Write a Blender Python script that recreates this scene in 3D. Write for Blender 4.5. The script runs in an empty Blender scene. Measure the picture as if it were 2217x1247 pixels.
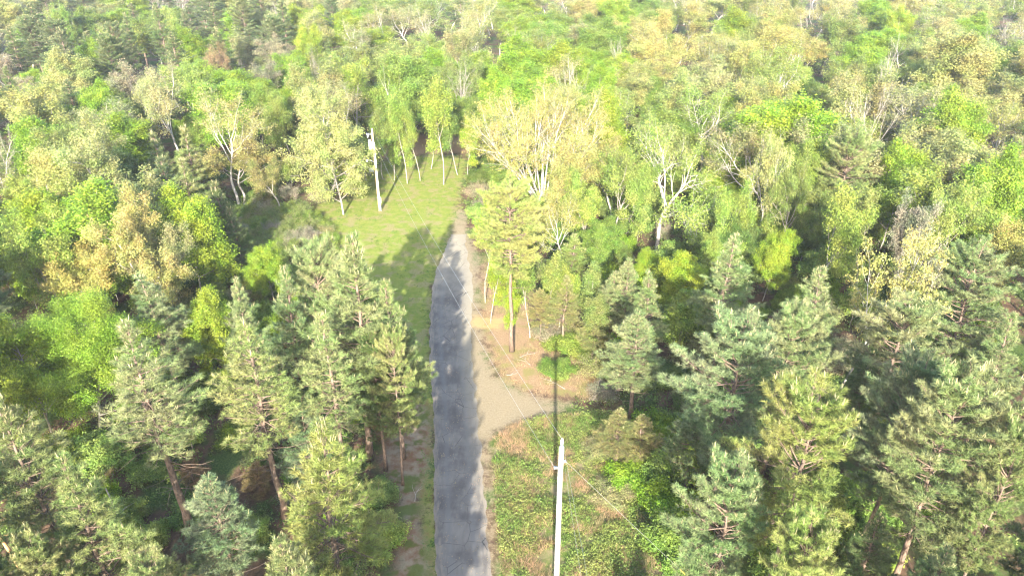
import bpy, math, random
import numpy as np
from mathutils import Vector

SC = bpy.context.scene
COL = SC.collection
R_ = math.radians

# ------------------------------------------------------------------ camera, sky, sun, exposure
CAM_H, PITCH, FPX, PW, PH = 42.0, 28.8, 1583.0, 2217.0, 1247.0
cam_d = bpy.data.cameras.new('camera')
cam_d.sensor_width = 36.0
cam_d.lens = 36.0 * FPX / PW
cam_d.clip_start = 0.5
cam_d.clip_end = 6000
cam = bpy.data.objects.new('camera', cam_d)
cam.location = (0, 0, CAM_H)
cam.rotation_euler = (R_(90 - PITCH), 0, 0)
COL.objects.link(cam)
SC.camera = cam

SUN_EL, SUN_DX = 23.2, 0.055
world = bpy.data.worlds.new('World')
SC.world = world
world.use_nodes = True
wn = world.node_tree
wn.nodes.clear()
w_out = wn.nodes.new('ShaderNodeOutputWorld')
w_bg = wn.nodes.new('ShaderNodeBackground')
w_sky = wn.nodes.new('ShaderNodeTexSky')
w_sky.sky_type = 'NISHITA'
w_sky.sun_disc = False
w_sky.sun_elevation = R_(SUN_EL)
w_sky.sun_rotation = R_(183.15)
w_sky.air_density = 1.0
w_sky.dust_density = 1.6
w_bg.inputs['Strength'].default_value = 0.15
wn.links.new(w_sky.outputs[0], w_bg.inputs[0])
wn.links.new(w_bg.outputs[0], w_out.inputs[0])

sun_d = bpy.data.lights.new('sun', 'SUN')
sun_d.energy = 3.8
sun_d.angle = R_(0.55)
sun_d.color = (1.0, 0.95, 0.84)
sun = bpy.data.objects.new('sun', sun_d)
sun.rotation_euler = Vector((SUN_DX, 1.0, -math.tan(R_(SUN_EL)))).to_track_quat('-Z', 'Y').to_euler()
sun.location = (-20, -200, 150)
COL.objects.link(sun)

SC.view_settings.view_transform = 'Standard'
SC.view_settings.look = 'None'
SC.view_settings.gamma = 1.0
SC.view_settings.use_curve_mapping = False
SC.view_settings.exposure = 2.72
SC.cycles.use_denoising = True
SC.cycles.filter_width = 1.2
SC.cycles.max_bounces = 6
SC.cycles.diffuse_bounces = 3
SC.cycles.transmission_bounces = 3
SC.cycles.volume_bounces = 0
SC.cycles.volume_step_rate = 4.0
SC.cycles.sample_clamp_indirect = 6.0

HAZE = 0.0002

# ------------------------------------------------------------------ where a line of sight meets a height
_c, _s = math.cos(R_(PITCH)), math.sin(R_(PITCH))
def at(px, py, z=0.0):
    u, v = (px - PW / 2) / FPX, (PH / 2 - py) / FPX
    drop = _s - v * _c
    t = (CAM_H - z) / drop
    return np.array((u * t, (_c + v * _s) * t, z)), t
def px_of(p):
    dz = p[2] - CAM_H
    depth = p[1] * _c - dz * _s
    return PW / 2 + p[0] / depth * FPX, PH / 2 - (p[1] * _s + dz * _c) / depth * FPX, depth
def G(pts):
    return np.array([at(x, y)[0][:2] for x, y in pts])

def nrm(a):
    return a / np.maximum(np.linalg.norm(a, axis=-1, keepdims=True), 1e-9)

# ------------------------------------------------------------------ mesh buffer
class Buf:
    def __init__(self):
        self.v, self.f3, self.f4, self.r, self.n = [], [], [], [], 0
    def add(self, v, f, rnd):
        f = np.asarray(f, dtype=np.int32)
        (self.f3 if f.shape[1] == 3 else self.f4).append(f + self.n)
        self.v.append(np.asarray(v, dtype=np.float32))
        self.r.append(np.broadcast_to(np.asarray(rnd, dtype=np.float32), (len(v),)))
        self.n += len(v)
    def tube(self, P, rad, k=5, rnd=0.5, cap=True):
        P = np.asarray(P, float); n = len(P)
        rad = np.asarray(rad, float)
        T = np.empty_like(P)
        T[1:-1] = P[2:] - P[:-2]; T[0] = P[1] - P[0]; T[-1] = P[-1] - P[-2]
        T = nrm(T)
        ref = np.array((1.0, 0, 0)) if abs(T[:, 0]).mean() < 0.75 else np.array((0, 1.0, 0))
        U = nrm(np.cross(T, ref)); W = np.cross(T, U)
        a = np.arange(k) * (2 * math.pi / k)
        ring = P[:, None, :] + rad[:, None, None] * (np.cos(a)[None, :, None] * U[:, None, :] + np.sin(a)[None, :, None] * W[:, None, :])
        i = np.arange(n - 1)[:, None] * k; j = np.arange(k)[None, :]; j2 = (j + 1) % k
        q = np.stack([i + j, i + j2, i + k + j2, i + k + j], -1).reshape(-1, 4)
        self.add(ring.reshape(-1, 3), q, rnd)
        if cap:
            b = self.n - n * k
            e = b + (n - 1) * k
            for r in range(1, k - 1):
                self.f3.append(np.array([[e, e + r, e + r + 1], [b, b + r + 1, b + r]], dtype=np.int32))
    def box(self, c, s, rnd=0.5, rotz=0.0):
        c = np.array(c, float); s = np.array(s, float) / 2
        v = np.array([(x, y, z) for z in (-1, 1) for y in (-1, 1) for x in (-1, 1)], float) * s
        ca, sa = math.cos(rotz), math.sin(rotz)
        v = np.stack([v[:, 0] * ca - v[:, 1] * sa, v[:, 0] * sa + v[:, 1] * ca, v[:, 2]], -1) + c
        self.add(v, [(0, 2, 3, 1), (4, 5, 7, 6), (0, 1, 5, 4), (2, 6, 7, 3), (0, 4, 6, 2), (1, 3, 7, 5)], rnd)
    def lathe(self, c, prof, k=12, rnd=0.5):
        a = np.arange(k) * (2 * math.pi / k)
        v = np.array([(c[0] + r * math.cos(t), c[1] + r * math.sin(t), c[2] + z) for r, z in prof for t in a])
        q = [(i * k + j, i * k + (j + 1) % k, (i + 1) * k + (j + 1) % k, (i + 1) * k + j) for i in range(len(prof) - 1) for j in range(k)]
        self.add(v, q, rnd)
    def mesh(self, name, mat, smooth=False):
        me = bpy.data.meshes.new(name)
        V = np.concatenate(self.v)
        me.vertices.add(len(V)); me.vertices.foreach_set('co', V.ravel())
        f3 = np.concatenate(self.f3) if self.f3 else np.zeros((0, 3), np.int32)
        f4 = np.concatenate(self.f4) if self.f4 else np.zeros((0, 4), np.int32)
        me.loops.add(f3.size + f4.size)
        me.loops.foreach_set('vertex_index', np.concatenate([f3.ravel(), f4.ravel()]).astype(np.int32))
        me.polygons.add(len(f3) + len(f4))
        me.polygons.foreach_set('loop_start', np.concatenate([np.arange(len(f3)) * 3, f3.size + np.arange(len(f4)) * 4]).astype(np.int32))
        if smooth:
            me.polygons.foreach_set('use_smooth', np.ones(len(f3) + len(f4), bool))
        at_ = me.attributes.new('rnd', 'FLOAT', 'POINT')
        at_.data.foreach_set('value', np.concatenate(self.r).astype(np.float32))
        me.update(calc_edges=True)
        me.materials.append(mat)
        return me

def obj(name, me, parent=None, kind=None):
    o = bpy.data.objects.new(name, me)
    COL.objects.link(o)
    if parent is not None: o.parent = parent
    if kind: o['kind'] = kind
    return o
def thing(name, label, cat, loc=(0, 0, 0), group=None):
    o = bpy.data.objects.new(name, None)
    o.empty_display_size = 0.5
    COL.objects.link(o)
    o.location = loc
    o['label'] = label; o['category'] = cat
    if group: o['group'] = group
    return o
def tag(o, label, cat, group=None):
    o['label'] = label; o['category'] = cat
    if group: o['group'] = group
    return o

# ------------------------------------------------------------------ materials
def mat_new(name):
    m = bpy.data.materials.new(name); m.use_nodes = True
    nt = m.node_tree; nt.nodes.clear()
    return m, nt
def N(nt, t, **kw):
    n = nt.nodes.new(t)
    for k, v in kw.items():
        if k.startswith('i_'):
            key = k[2:]
            n.inputs[int(key) if key.isdigit() else key.replace('_', ' ')].default_value = v
        else: setattr(n, k, v)
    return n
def mix(nt, fac, a, b, blend='MIX'):
    n = nt.nodes.new('ShaderNodeMix'); n.data_type = 'RGBA'; n.blend_type = blend
    for i, x in ((0, fac), (6, a), (7, b)):
        if hasattr(x, 'is_linked'): nt.links.new(x, n.inputs[i])
        else: n.inputs[i].default_value = (*x, 1.0) if isinstance(x, tuple) and len(x) == 3 else x
    return n.outputs[2]
def math_(nt, op, a, b=None, clamp=False):
    n = nt.nodes.new('ShaderNodeMath'); n.operation = op; n.use_clamp = clamp
    for i, x in ((0, a), (1, b)):
        if x is None: continue
        if hasattr(x, 'is_linked'): nt.links.new(x, n.inputs[i])
        else: n.inputs[i].default_value = x
    return n.outputs[0]
def ramp(nt, x, lo, hi, a=0.0, b=1.0):
    n = nt.nodes.new('ShaderNodeMapRange'); n.interpolation_type = 'SMOOTHSTEP'
    nt.links.new(x, n.inputs[0])
    for i, v in ((1, lo), (2, hi), (3, a), (4, b)): n.inputs[i].default_value = v
    return n.outputs[0]
def noise(nt, scale, detail=4.0, rough=0.55, vec=None):
    n = N(nt, 'ShaderNodeTexNoise', i_Scale=scale, i_Detail=detail, i_Roughness=rough)
    if vec is not None: nt.links.new(vec, n.inputs['Vector'])
    return n.outputs['Fac']
def out(nt, sh, vol=False):
    o = nt.nodes.new('ShaderNodeOutputMaterial')
    nt.links.new(sh, o.inputs['Volume' if vol else 'Surface'])

def foliage(name, warm, rough=0.55, trans=0.25, lo=0.62, hi=1.4, spec=0.25):
    """leaf colour = the tree's own colour, varied leaf by leaf"""
    m, nt = mat_new(name)
    oi = nt.nodes.new('ShaderNodeObjectInfo')
    at_ = N(nt, 'ShaderNodeAttribute', attribute_name='rnd')
    f = at_.outputs['Fac']
    k = ramp(nt, f, 0.0, 1.0, lo, hi)
    vm = nt.nodes.new('ShaderNodeVectorMath'); vm.operation = 'SCALE'
    nt.links.new(oi.outputs['Color'], vm.inputs[0]); nt.links.new(k, vm.inputs['Scale'])
    c = mix(nt, math_(nt, 'MULTIPLY', f, 0.55), vm.outputs[0], mix(nt, 1.0, vm.outputs[0], warm, 'MULTIPLY'))
    tc = nt.nodes.new('ShaderNodeTexCoord')
    big = ramp(nt, noise(nt, 0.42, 3, 0.6, tc.outputs['Object']), 0.36, 0.64)
    c = mix(nt, 1.0, c, mix(nt, big, (0.80, 0.95, 0.80), (1.18, 1.04, 1.12)), 'MULTIPLY')
    p = N(nt, 'ShaderNodeBsdfPrincipled', i_Roughness=rough)
    p.inputs['Specular IOR Level'].default_value = spec
    nt.links.new(c, p.inputs['Base Color'])
    t = nt.nodes.new('ShaderNodeBsdfTranslucent'); nt.links.new(c, t.inputs['Color'])
    mx = nt.nodes.new('ShaderNodeMixShader'); mx.inputs[0].default_value = trans
    nt.links.new(p.outputs[0], mx.inputs[1]); nt.links.new(t.outputs[0], mx.inputs[2])
    out(nt, mx.outputs[0])
    return m
def bark(name, a, b, scale=3.0, rough=0.9, zs=1.0):
    m, nt = mat_new(name)
    tc = nt.nodes.new('ShaderNodeTexCoord')
    mp = N(nt, 'ShaderNodeMapping'); mp.inputs['Scale'].default_value = (4, 4, zs)
    nt.links.new(tc.outputs['Object'], mp.inputs['Vector'])
    f = noise(nt, scale, 5, 0.65, mp.outputs[0])
    c = mix(nt, ramp(nt, f, 0.35, 0.65), a, b)
    p = N(nt, 'ShaderNodeBsdfPrincipled', i_Roughness=rough)
    p.inputs['Specular IOR Level'].default_value = 0.15
    nt.links.new(c, p.inputs['Base Color'])
    bp = N(nt, 'ShaderNodeBump', i_Strength=0.6, i_Distance=0.04); nt.links.new(f, bp.inputs['Height']); nt.links.new(bp.outputs[0], p.inputs['Normal'])
    out(nt, p.outputs[0])
    return m
def plain(name, col, rough=0.6, metal=0.0, var=0.15, scale=6.0):
    m, nt = mat_new(name)
    tc = nt.nodes.new('ShaderNodeTexCoord')
    f = noise(nt, scale, 4, 0.6, tc.outputs['Object'])
    d = tuple(x * (1 - var) for x in col); e = tuple(min(1, x * (1 + var)) for x in col)
    p = N(nt, 'ShaderNodeBsdfPrincipled', i_Roughness=rough, i_Metallic=metal)
    nt.links.new(mix(nt, ramp(nt, f, 0.3, 0.7), d, e), p.inputs['Base Color'])
    out(nt, p.outputs[0])
    return m

M = {}
M['needle'] = foliage('pine needles', (1.2, 1.1, 0.85), 0.5, 0.25, 0.68, 1.22, 0.18)
M['candle'] = plain('pine new shoots', (0.27, 0.24, 0.115), 0.7)
M['leaf'] = foliage('young leaves', (1.08, 1.0, 0.8), 0.55, 0.32, 0.6, 1.4)
M['pine_bark'] = bark('pine bark', (0.095, 0.068, 0.050), (0.19, 0.135, 0.10))
M['oak_bark'] = bark('pale bark', (0.17, 0.15, 0.12), (0.30, 0.27, 0.225))
M['white_bark'] = bark('white bark', (0.26, 0.235, 0.20), (0.42, 0.39, 0.345))
M['brush_bark'] = bark('brushwood', (0.15, 0.105, 0.085), (0.26, 0.19, 0.16))

# ------------------------------------------------------------------ tree prototypes (mesh data shared by the copies)
UP = np.array((0, 0, 1.0))
def needles(buf, C, D, rng, per=24, ln=0.25, w=0.022):
    n = len(C)
    D = nrm(D)
    C = np.repeat(C, per, 0); Dr = np.repeat(D, per, 0); m = len(C)
    th = rng.uniform(0.15, 1.25, m)
    rv = rng.normal(size=(m, 3)); rv -= (rv * Dr).sum(1, keepdims=True) * Dr; rv = nrm(rv)
    d = Dr * np.cos(th)[:, None] + rv * np.sin(th)[:, None]
    L = ln * rng.uniform(0.7, 1.2, m)
    b = C - Dr * rng.uniform(0, 0.14, m)[:, None]
    sd = nrm(np.cross(d, rng.normal(size=(m, 3)))) * (w * 0.5)
    V = np.stack([b - sd, b + sd, b + d * L[:, None]], 1).reshape(-1, 3)
    r = np.clip(np.repeat(rng.uniform(0.1, 0.9, n), per) + rng.normal(0, 0.12, m), 0, 1)
    buf.add(V, np.arange(m * 3).reshape(-1, 3), np.repeat(r, 3))

def pine_proto(seed, h=15.0, R=2.8, base=0.35, form='cone', dens=1.0, dead=8, candle=1.0):
    rng = np.random.default_rng(seed)
    tb, nb, cb = Buf(), Buf(), Buf()
    n = 9
    z = np.linspace(0, h * 0.985, n)
    wob = np.cumsum(rng.normal(0, 0.06, (n, 2)), 0); wob -= wob[0]
    axis = np.column_stack([wob, z])
    rad = 0.135 * (h / 15) * (1 - np.linspace(0, 1, n)) ** 0.8 + 0.018
    rad[0] *= 1.35
    tb.tube(axis, rad, 7)
    ax = lambda zz: np.array([np.interp(zz, z, axis[:, 0]), np.interp(zz, z, axis[:, 1]), zz])
    C, D, K = [], [], []
    zz = base * h
    az = rng.uniform(0, 6.28); az0 = rng.uniform(0, 6.28); lop = rng.uniform(0.05, 0.22)
    while zz < h * 0.985:
        t = (zz - base * h) / (h - base * h)
        if form == 'cone': prof = (1 - t) ** 0.8 * min(1.0, 0.55 + 2.2 * t)
        elif form == 'round': prof = math.sqrt(max(0.03, 1 - (1.7 * t - 0.8) ** 2 * 0.95)) if t > 0.45 else 0.75 + 0.55 * t
        else: prof = (0.5 + 0.6 * math.sin(min(1.0, t * 1.15) * 2.6)) * math.sqrt(max(0.05, 1 - max(0, t - 0.6) ** 2 * 4.5))
        k = rng.integers(3, 6)
        for b in range(k):
            az += 6.283 / k + rng.normal(0, 0.35)
            if t < 0.8 and rng.random() < 0.08: continue
            L = max(0.35, R * prof * rng.uniform(0.60, 1.18) * (1 + lop * math.cos(az - az0)))
            el = 0.12 + 0.95 * t ** 1.4 + rng.normal(0, 0.12) if form != 'flat' else 0.2 + 0.5 * t + rng.normal(0, 0.15)
            m = 5
            p = ax(zz + rng.uniform(-.15, .15)); P = [p]
            d = np.array((math.cos(az) * math.cos(el), math.sin(az) * math.cos(el), math.sin(el)))
            for i in range(m):
                d = nrm(d + rng.normal(0, 0.10, 3) + UP * (0.10 if i > 1 else -0.02))
                p = p + d * L / m; P.append(p)
            P = np.array(P)
            tb.tube(P, np.linspace(0.012 + 0.014 * L, 0.008, m + 1), 4, cap=False)
            nt_ = max(3, int(L * 8.6 * dens))
            for s in np.linspace(0.28, 1.0, nt_):
                q = s * m; i = min(int(q), m - 1); pos = P[i] + (P[i + 1] - P[i]) * (q - i)
                bd = nrm(P[i + 1] - P[i])
                side = nrm(np.cross(bd, UP)) * rng.choice((-1, 1))
                tl = (0.18 + 0.34 * L * (1.05 - s)) * rng.uniform(0.6, 1.2)
                td = nrm(bd * 0.7 + side * rng.uniform(0.3, 1.0) + UP * rng.uniform(0.0, 0.7))
                e = pos + td * tl
                tip = s > 0.97
                if tip: e = P[-1]; td = nrm(bd + UP * 0.5)
                elif tl > 0.35:
                    tb.tube([pos, e], [0.009, 0.006], 3, cap=False)
                C.append(e); D.append(td + UP * 0.35)
                if tl > 0.3:
                    C.append(pos + td * tl * 0.5 + rng.normal(0, .05, 3)); D.append(td + UP * 0.3)
                if rng.random() < candle * (0.02 + 0.8 * t ** 3) * (1.0 if tip else 0.16): K.append((e, td))
        zz += rng.uniform(0.22, 0.40)
    C.append(axis[-1]); D.append(UP); K += [(axis[-1], UP)] * 3
    R = float(np.percentile(np.linalg.norm(np.array(C)[:, :2], axis=1), 96)) + 0.12
    for i in range(dead):                                     # dead snags under the crown
        zz = rng.uniform(0.16, base + 0.06) * h
        a = rng.uniform(0, 6.28); L = rng.uniform(0.5, 1.9)
        p = ax(zz); d = np.array((math.cos(a), math.sin(a), rng.uniform(-.25, .25)))
        q = p + d * L * .5 + UP * .05
        tb.tube([p, q, q + (d + rng.normal(0, .2, 3)) * L * .5], [0.022, 0.014, 0.006], 3, cap=False)
    needles(nb, np.array(C), np.array(D), rng)
    for e, d in K:
        for j in range(rng.integers(1, 4)):
            dd = nrm(UP + 0.3 * nrm(d) + rng.normal(0, 0.16, 3)); L = rng.uniform(0.16, 0.42)
            p = e + rng.normal(0, 0.03, 3)
            cb.tube([p, p + dd * L * 0.6, p + dd * L], [0.017, 0.015, 0.006], 3, cap=False)
    return dict(trunk=tb.mesh('pine trunk', M['pine_bark'], True), crown=nb.mesh('pine crown', M['needle']),
                new_growth=cb.mesh('pine new growth', M['candle']), h=h, R=R)

def leaves(buf, C, rng, per, spread, size, out_c=None, droop=0.0):
    n = len(C)
    m = n * per
    P = np.repeat(C, per, 0) + rng.normal(0, 1, (m, 3)) * np.array((spread, spread, spread * 0.75))
    nn = rng.normal(0, 0.62, (m, 3)) + UP * 0.55
    if out_c is not None: nn += 0.45 * nrm(P - out_c)
    nn = nrm(nn)
    a = nrm(np.cross(nn, rng.normal(size=(m, 3)))); a = nrm(a - UP * droop); b = nrm(np.cross(nn, a))
    L = (size * rng.uniform(0.65, 1.3, m))[:, None]
    V = np.stack([P - a * L * .55 - b * L * .42, P - a * L * .55 + b * L * .42, P + a * L * .75], 1).reshape(-1, 3)
    r = np.clip(np.repeat(rng.uniform(0.08, 0.92, n), per) + rng.normal(0, 0.13, m), 0, 1)
    buf.add(V, np.arange(m * 3).reshape(-1, 3), np.repeat(r, 3))

def rot_away(d, ang, az):
    ref = np.array((1.0, 0, 0)) if abs(d[0]) < 0.8 else np.array((0, 1.0, 0))
    u = nrm(np.cross(d, ref)); w = np.cross(d, u)
    return nrm(d * math.cos(ang) + (u * math.cos(az) + w * math.sin(az)) * math.sin(ang))

def grow(rng, p, d, L, r, depth, par, tubes, ends):
    md = par['depth']
    n = max(3, min(7, int(L / 0.55)))
    P, Dv = [np.array(p, float)], []
    d = np.array(d, float)
    gn, tr = par['gnarl'], par['trop'][min(depth, len(par['trop']) - 1)]
    for i in range(n):
        d = nrm(d + rng.normal(0, gn, 3) + UP * tr)
        P.append(P[-1] + d * L / n); Dv.append(d)
    P = np.array(P)
    r1 = r * (0.42 if depth < md else 0.35)
    rads = np.linspace(r, r1, n + 1)
    tubes.append((P, rads, 7 if depth == 0 else 5 if depth == 1 else 4 if depth == 2 else 3))
    if depth >= md - 1:
        k = par['pts'] if depth == md else 2
        for s in np.linspace(1.0, 0.35 if depth == md else 0.8, k):
            q = s * n; i = min(int(q), n - 1)
            ends.append(P[i] + (P[i + 1] - P[i]) * (q - i) + rng.normal(0, 0.12, 3))
    if depth < md:
        nc = par['kids'][depth]; nc = max(2, int(round(nc * rng.uniform(0.75, 1.25))))
        s0 = par['from'][min(depth, len(par['from']) - 1)]
        az = rng.uniform(0, 6.28)
        for j in range(nc):
            s = s0 + (1 - s0) * (j + rng.uniform(0.2, 0.9)) / nc
            if j == nc - 1: s = 1.0
            q = s * n; i = min(int(q), n - 1)
            pos = P[i] + (P[i + 1] - P[i]) * (q - i)
            az += 2.4 + rng.normal(0, 0.4)
            lo, hi = par['ang'][min(depth, len(par['ang']) - 1)]
            ang = rng.uniform(lo, hi) * (0.55 if s == 1.0 else 1.0)
            cl = L * par['ratio'][min(depth, len(par['ratio']) - 1)] * rng.uniform(0.7, 1.15) * (1.15 - 0.45 * s)
            grow(rng, pos, rot_away(Dv[i], ang, az), cl, max(0.008, np.interp(q, np.arange(n + 1), rads) * rng.uniform(0.5, 0.72)), depth + 1, par, tubes, ends)

def leafy_proto(seed, h, R, par, per=19, spread=0.32, size=0.15, barkm='oak_bark', lean=(0, 0), stems=1, thin=0.0, noleaf=False):
    rng = np.random.default_rng(seed)
    tubes, ends = [], []
    for s in range(stems):
        if stems == 1: d = nrm(np.array((lean[0], lean[1], 1.0)))
        else:
            a = s * 2.4 + rng.uniform(0, .5); tilt = par['tilt'] * math.sqrt((s + 0.5) / stems)
            d = np.array((math.cos(a) * math.sin(tilt), math.sin(a) * math.sin(tilt), math.cos(tilt)))
        p0 = np.zeros(3) if stems == 1 else np.array((d[0] * .35, d[1] * .35, 0))
        grow(rng, p0, d, h * par['bole'], par['r0'] * h / 15 * (1 if stems == 1 else 0.6), 0, par, tubes, ends)
    E = np.array(ends)
    c = np.array((lean[0], lean[1])) * h * 0.5
    rr = np.percentile(np.linalg.norm(E[:, :2] - c, axis=1), 94)
    k = np.array((R / rr, R / rr, h / np.percentile(E[:, 2], 99.5)))
    E = E * k
    tb, lb = Buf(), Buf()
    for P, rads, kk in tubes:
        tb.tube(P * k, rads, kk, cap=False)
    pr = dict(trunk=tb.mesh('tree trunk', M[barkm], True), h=h, R=R)
    if not noleaf:
        if thin: E = E[rng.random(len(E)) > thin]
        leaves(lb, E, rng, per, spread, size, np.array((c[0], c[1], h * 0.55)))
        pr['crown'] = lb.mesh('tree crown', M['leaf'])
    return pr

OAK = dict(depth=3, gnarl=0.17, trop=(0.02, 0.06, 0.05, 0.05), kids=(7, 7, 6), ang=((0.55, 1.15), (0.5, 1.0), (0.4, 1.0)), ratio=(1.15, 0.55, 0.5), bole=0.42, r0=0.19, pts=5)
OAK['from'] = (0.6, 0.3, 0.25)
EXC = dict(depth=3, gnarl=0.08, trop=(0.05, 0.05, 0.02, 0.0), kids=(22, 6, 4), ang=((0.75, 1.15), (0.5, 0.95), (0.4, 0.9)), ratio=(0.36, 0.55, 0.5), bole=0.95, r0=0.13, pts=4)
EXC['from'] = (0.22, 0.25, 0.2)
VASE = dict(depth=3, gnarl=0.06, trop=(0.03, 0.05, 0.04, 0.0), kids=(8, 5, 4), ang=((0.3, 0.6), (0.4, 0.8), (0.4, 0.9)), ratio=(0.42, 0.55, 0.5), bole=0.8, r0=0.20, pts=4, tilt=0.80)
VASE['from'] = (0.4, 0.25, 0.2)
THIN = dict(OAK, kids=(10, 6, 5), bole=0.75, r0=0.10, ratio=(0.45, 0.5, 0.5), pts=4)
THIN['from'] = (0.45, 0.3, 0.25)
SHRUB = dict(depth=2, gnarl=0.14, trop=(0.02, 0.0, 0.0), kids=(8, 5), ang=((0.4, 1.0), (0.4, 1.0)), ratio=(0.5, 0.5), bole=0.85, r0=0.25, pts=4, tilt=1.15)
SHRUB['from'] = (0.05, 0.1)

PROTO = {}
PROTO['pine'] = [pine_proto(11 + i, 15, 2.7, (0.36, 0.28, 0.42, 0.33, 0.25)[i % 5], ('cone', 'cone', 'round')[i % 3], (1.0, 1.0, 1.3)[i % 3]) for i in range(6)]
PROTO['bare_bole_pine'] = [pine_proto(41 + i, 17, 2.5, 0.46, 'cone', 0.72, dead=26) for i in range(3)]
PROTO['old_pine'] = [pine_proto(51, 18, 3.0, 0.50, 'flat', 1.15, 14, 0.0), pine_proto(52, 16, 3.4, 0.4, 'round', 1.0, 4, 0.2)]
PROTO['young_pine'] = [pine_proto(61 + i, 8, 1.9, 0.06, 'cone', 1.0, 0) for i in range(2)]
PROTO['oak'] = [leafy_proto(101 + i, 15, 5.2, OAK) for i in range(6)]
BIG = dict(OAK, gnarl=0.18, r0=0.25, bole=0.36, kids=(8, 8, 6), ang=((0.75, 1.3), (0.5, 1.0), (0.4, 1.0)), trop=(0.0, 0.055, 0.06, 0.05), ratio=(1.6, 0.5, 0.5))
PROTO['big_limbed_oak'] = [leafy_proto(121, 17, 8.0, BIG, per=10, thin=0.25, barkm='white_bark'), leafy_proto(122, 17, 8.0, dict(BIG, kids=(9, 8, 6)), per=22, barkm='white_bark')]
PROTO['sparse_oak'] = [leafy_proto(131 + i, 16, 5.4, OAK, per=9, thin=0.3, barkm='white_bark') for i in range(3)]
PROTO['broad'] = [leafy_proto(141 + i, 14, 4.0, EXC, per=30, spread=0.36, size=0.15) for i in range(5)]
PROTO['near_lime'] = [leafy_proto(149, 14, 5.0, EXC, per=75, spread=0.42, size=0.085)]
PROTO['slim'] = [leafy_proto(151 + i, 14, 3.0, THIN, per=14) for i in range(3)]
CONE = dict(EXC, kids=(30, 6, 4), ang=((0.85, 1.3), (0.5, 0.95), (0.4, 0.9)))
CONE['from'] = (0.12, 0.25, 0.2)
PROTO['conical'] = [leafy_proto(165, 17, 5.0, CONE, per=12, spread=0.3, size=0.15)]
PROTO['vase'] = [leafy_proto(161, 17, 10.0, VASE, per=7, spread=0.24, size=0.14, barkm='white_bark', stems=18, thin=0.42)]
PROTO['leaning'] = [leafy_proto(171, 13, 4.6, dict(OAK, gnarl=0.14, r0=0.15, bole=0.5), per=14, spread=0.2, size=0.15, barkm='white_bark', lean=(1.0, 0.1), thin=0.62)]
PROTO['bare'] = [leafy_proto(181 + i, 15, 4.0, dict(OAK, kids=(7, 8, 7), r0=0.15), barkm='oak_bark', noleaf=True) for i in range(2)]
PROTO['shrub'] = [leafy_proto(191 + i, 2.2, 1.5, SHRUB, per=22, spread=0.2, size=0.10, barkm='brush_bark', stems=7) for i in range(4)]
PROTO['brush'] = [leafy_proto(201 + i, 2.4, 1.7, dict(SHRUB, kids=(9, 6)), per=3, spread=0.16, size=0.08, barkm='brush_bark', stems=12) for i in range(2)]
PROTO['sapling'] = [leafy_proto(211 + i, 6, 2.0, dict(EXC, kids=(14, 5, 3)), per=13, spread=0.22, size=0.15) for i in range(3)]

# colours that the crowns themselves have
TINT = {
 'grey green': (0.182, 0.220, 0.092), 'blue green': (0.164, 0.208, 0.102), 'dark green': (0.110, 0.148, 0.060), 'yellowish green': (0.195, 0.235, 0.070), 'fresh green': (0.150, 0.225, 0.050), 'brownish': (0.20, 0.20, 0.085),
 'tan': (0.218, 0.222, 0.090), 'golden tan': (0.246, 0.234, 0.074), 'yellow green': (0.178, 0.236, 0.046), 'pale yellow': (0.235, 0.254, 0.084), 'olive green': (0.148, 0.185, 0.048),
 'bright lime': (0.150, 0.234, 0.021), 'lime yellow': (0.180, 0.248, 0.022), 'mid green': (0.128, 0.192, 0.036), 'deep green': (0.092, 0.138, 0.032), 'pinkish grey': (0.225, 0.212, 0.138), 'rusty brown': (0.20, 0.135, 0.07),
}
NAME = {'pine': 'pine_tree', 'bare_bole_pine': 'pine_tree', 'old_pine': 'pine_tree', 'young_pine': 'pine_tree', 'oak': 'oak_tree', 'big_limbed_oak': 'oak_tree',
        'sparse_oak': 'oak_tree', 'broad': 'leafy_tree', 'slim': 'slender_tree', 'near_lime': 'leafy_tree', 'conical': 'leafy_tree', 'vase': 'leafy_tree', 'leaning': 'leaning_tree', 'bare': 'bare_tree', 'shrub': 'shrub', 'brush': 'bare_shrub', 'sapling': 'sapling'}
CAT = {'pine_tree': 'pine tree', 'oak_tree': 'oak tree', 'leafy_tree': 'tree', 'slender_tree': 'tree', 'leaning_tree': 'tree', 'bare_tree': 'bare tree', 'shrub': 'shrub', 'bare_shrub': 'shrub', 'sapling': 'sapling'}
GROUP = {'pine_tree': 'pine trees of the wood', 'oak_tree': 'budding oaks of the wood', 'leafy_tree': 'green broadleaf trees of the wood', 'slender_tree': 'slender trees at the lawn edge',
         'bare_tree': 'leafless trees in the wood', 'shrub': 'green shrubs under the trees', 'bare_shrub': 'twiggy bare shrubs', 'sapling': 'saplings among the trees', 'leaning_tree': None}
random.seed(5)
RNG = np.random.default_rng(5)
TREES = []                                   # (x, y, radius) of what stands
MASTER = {}
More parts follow.
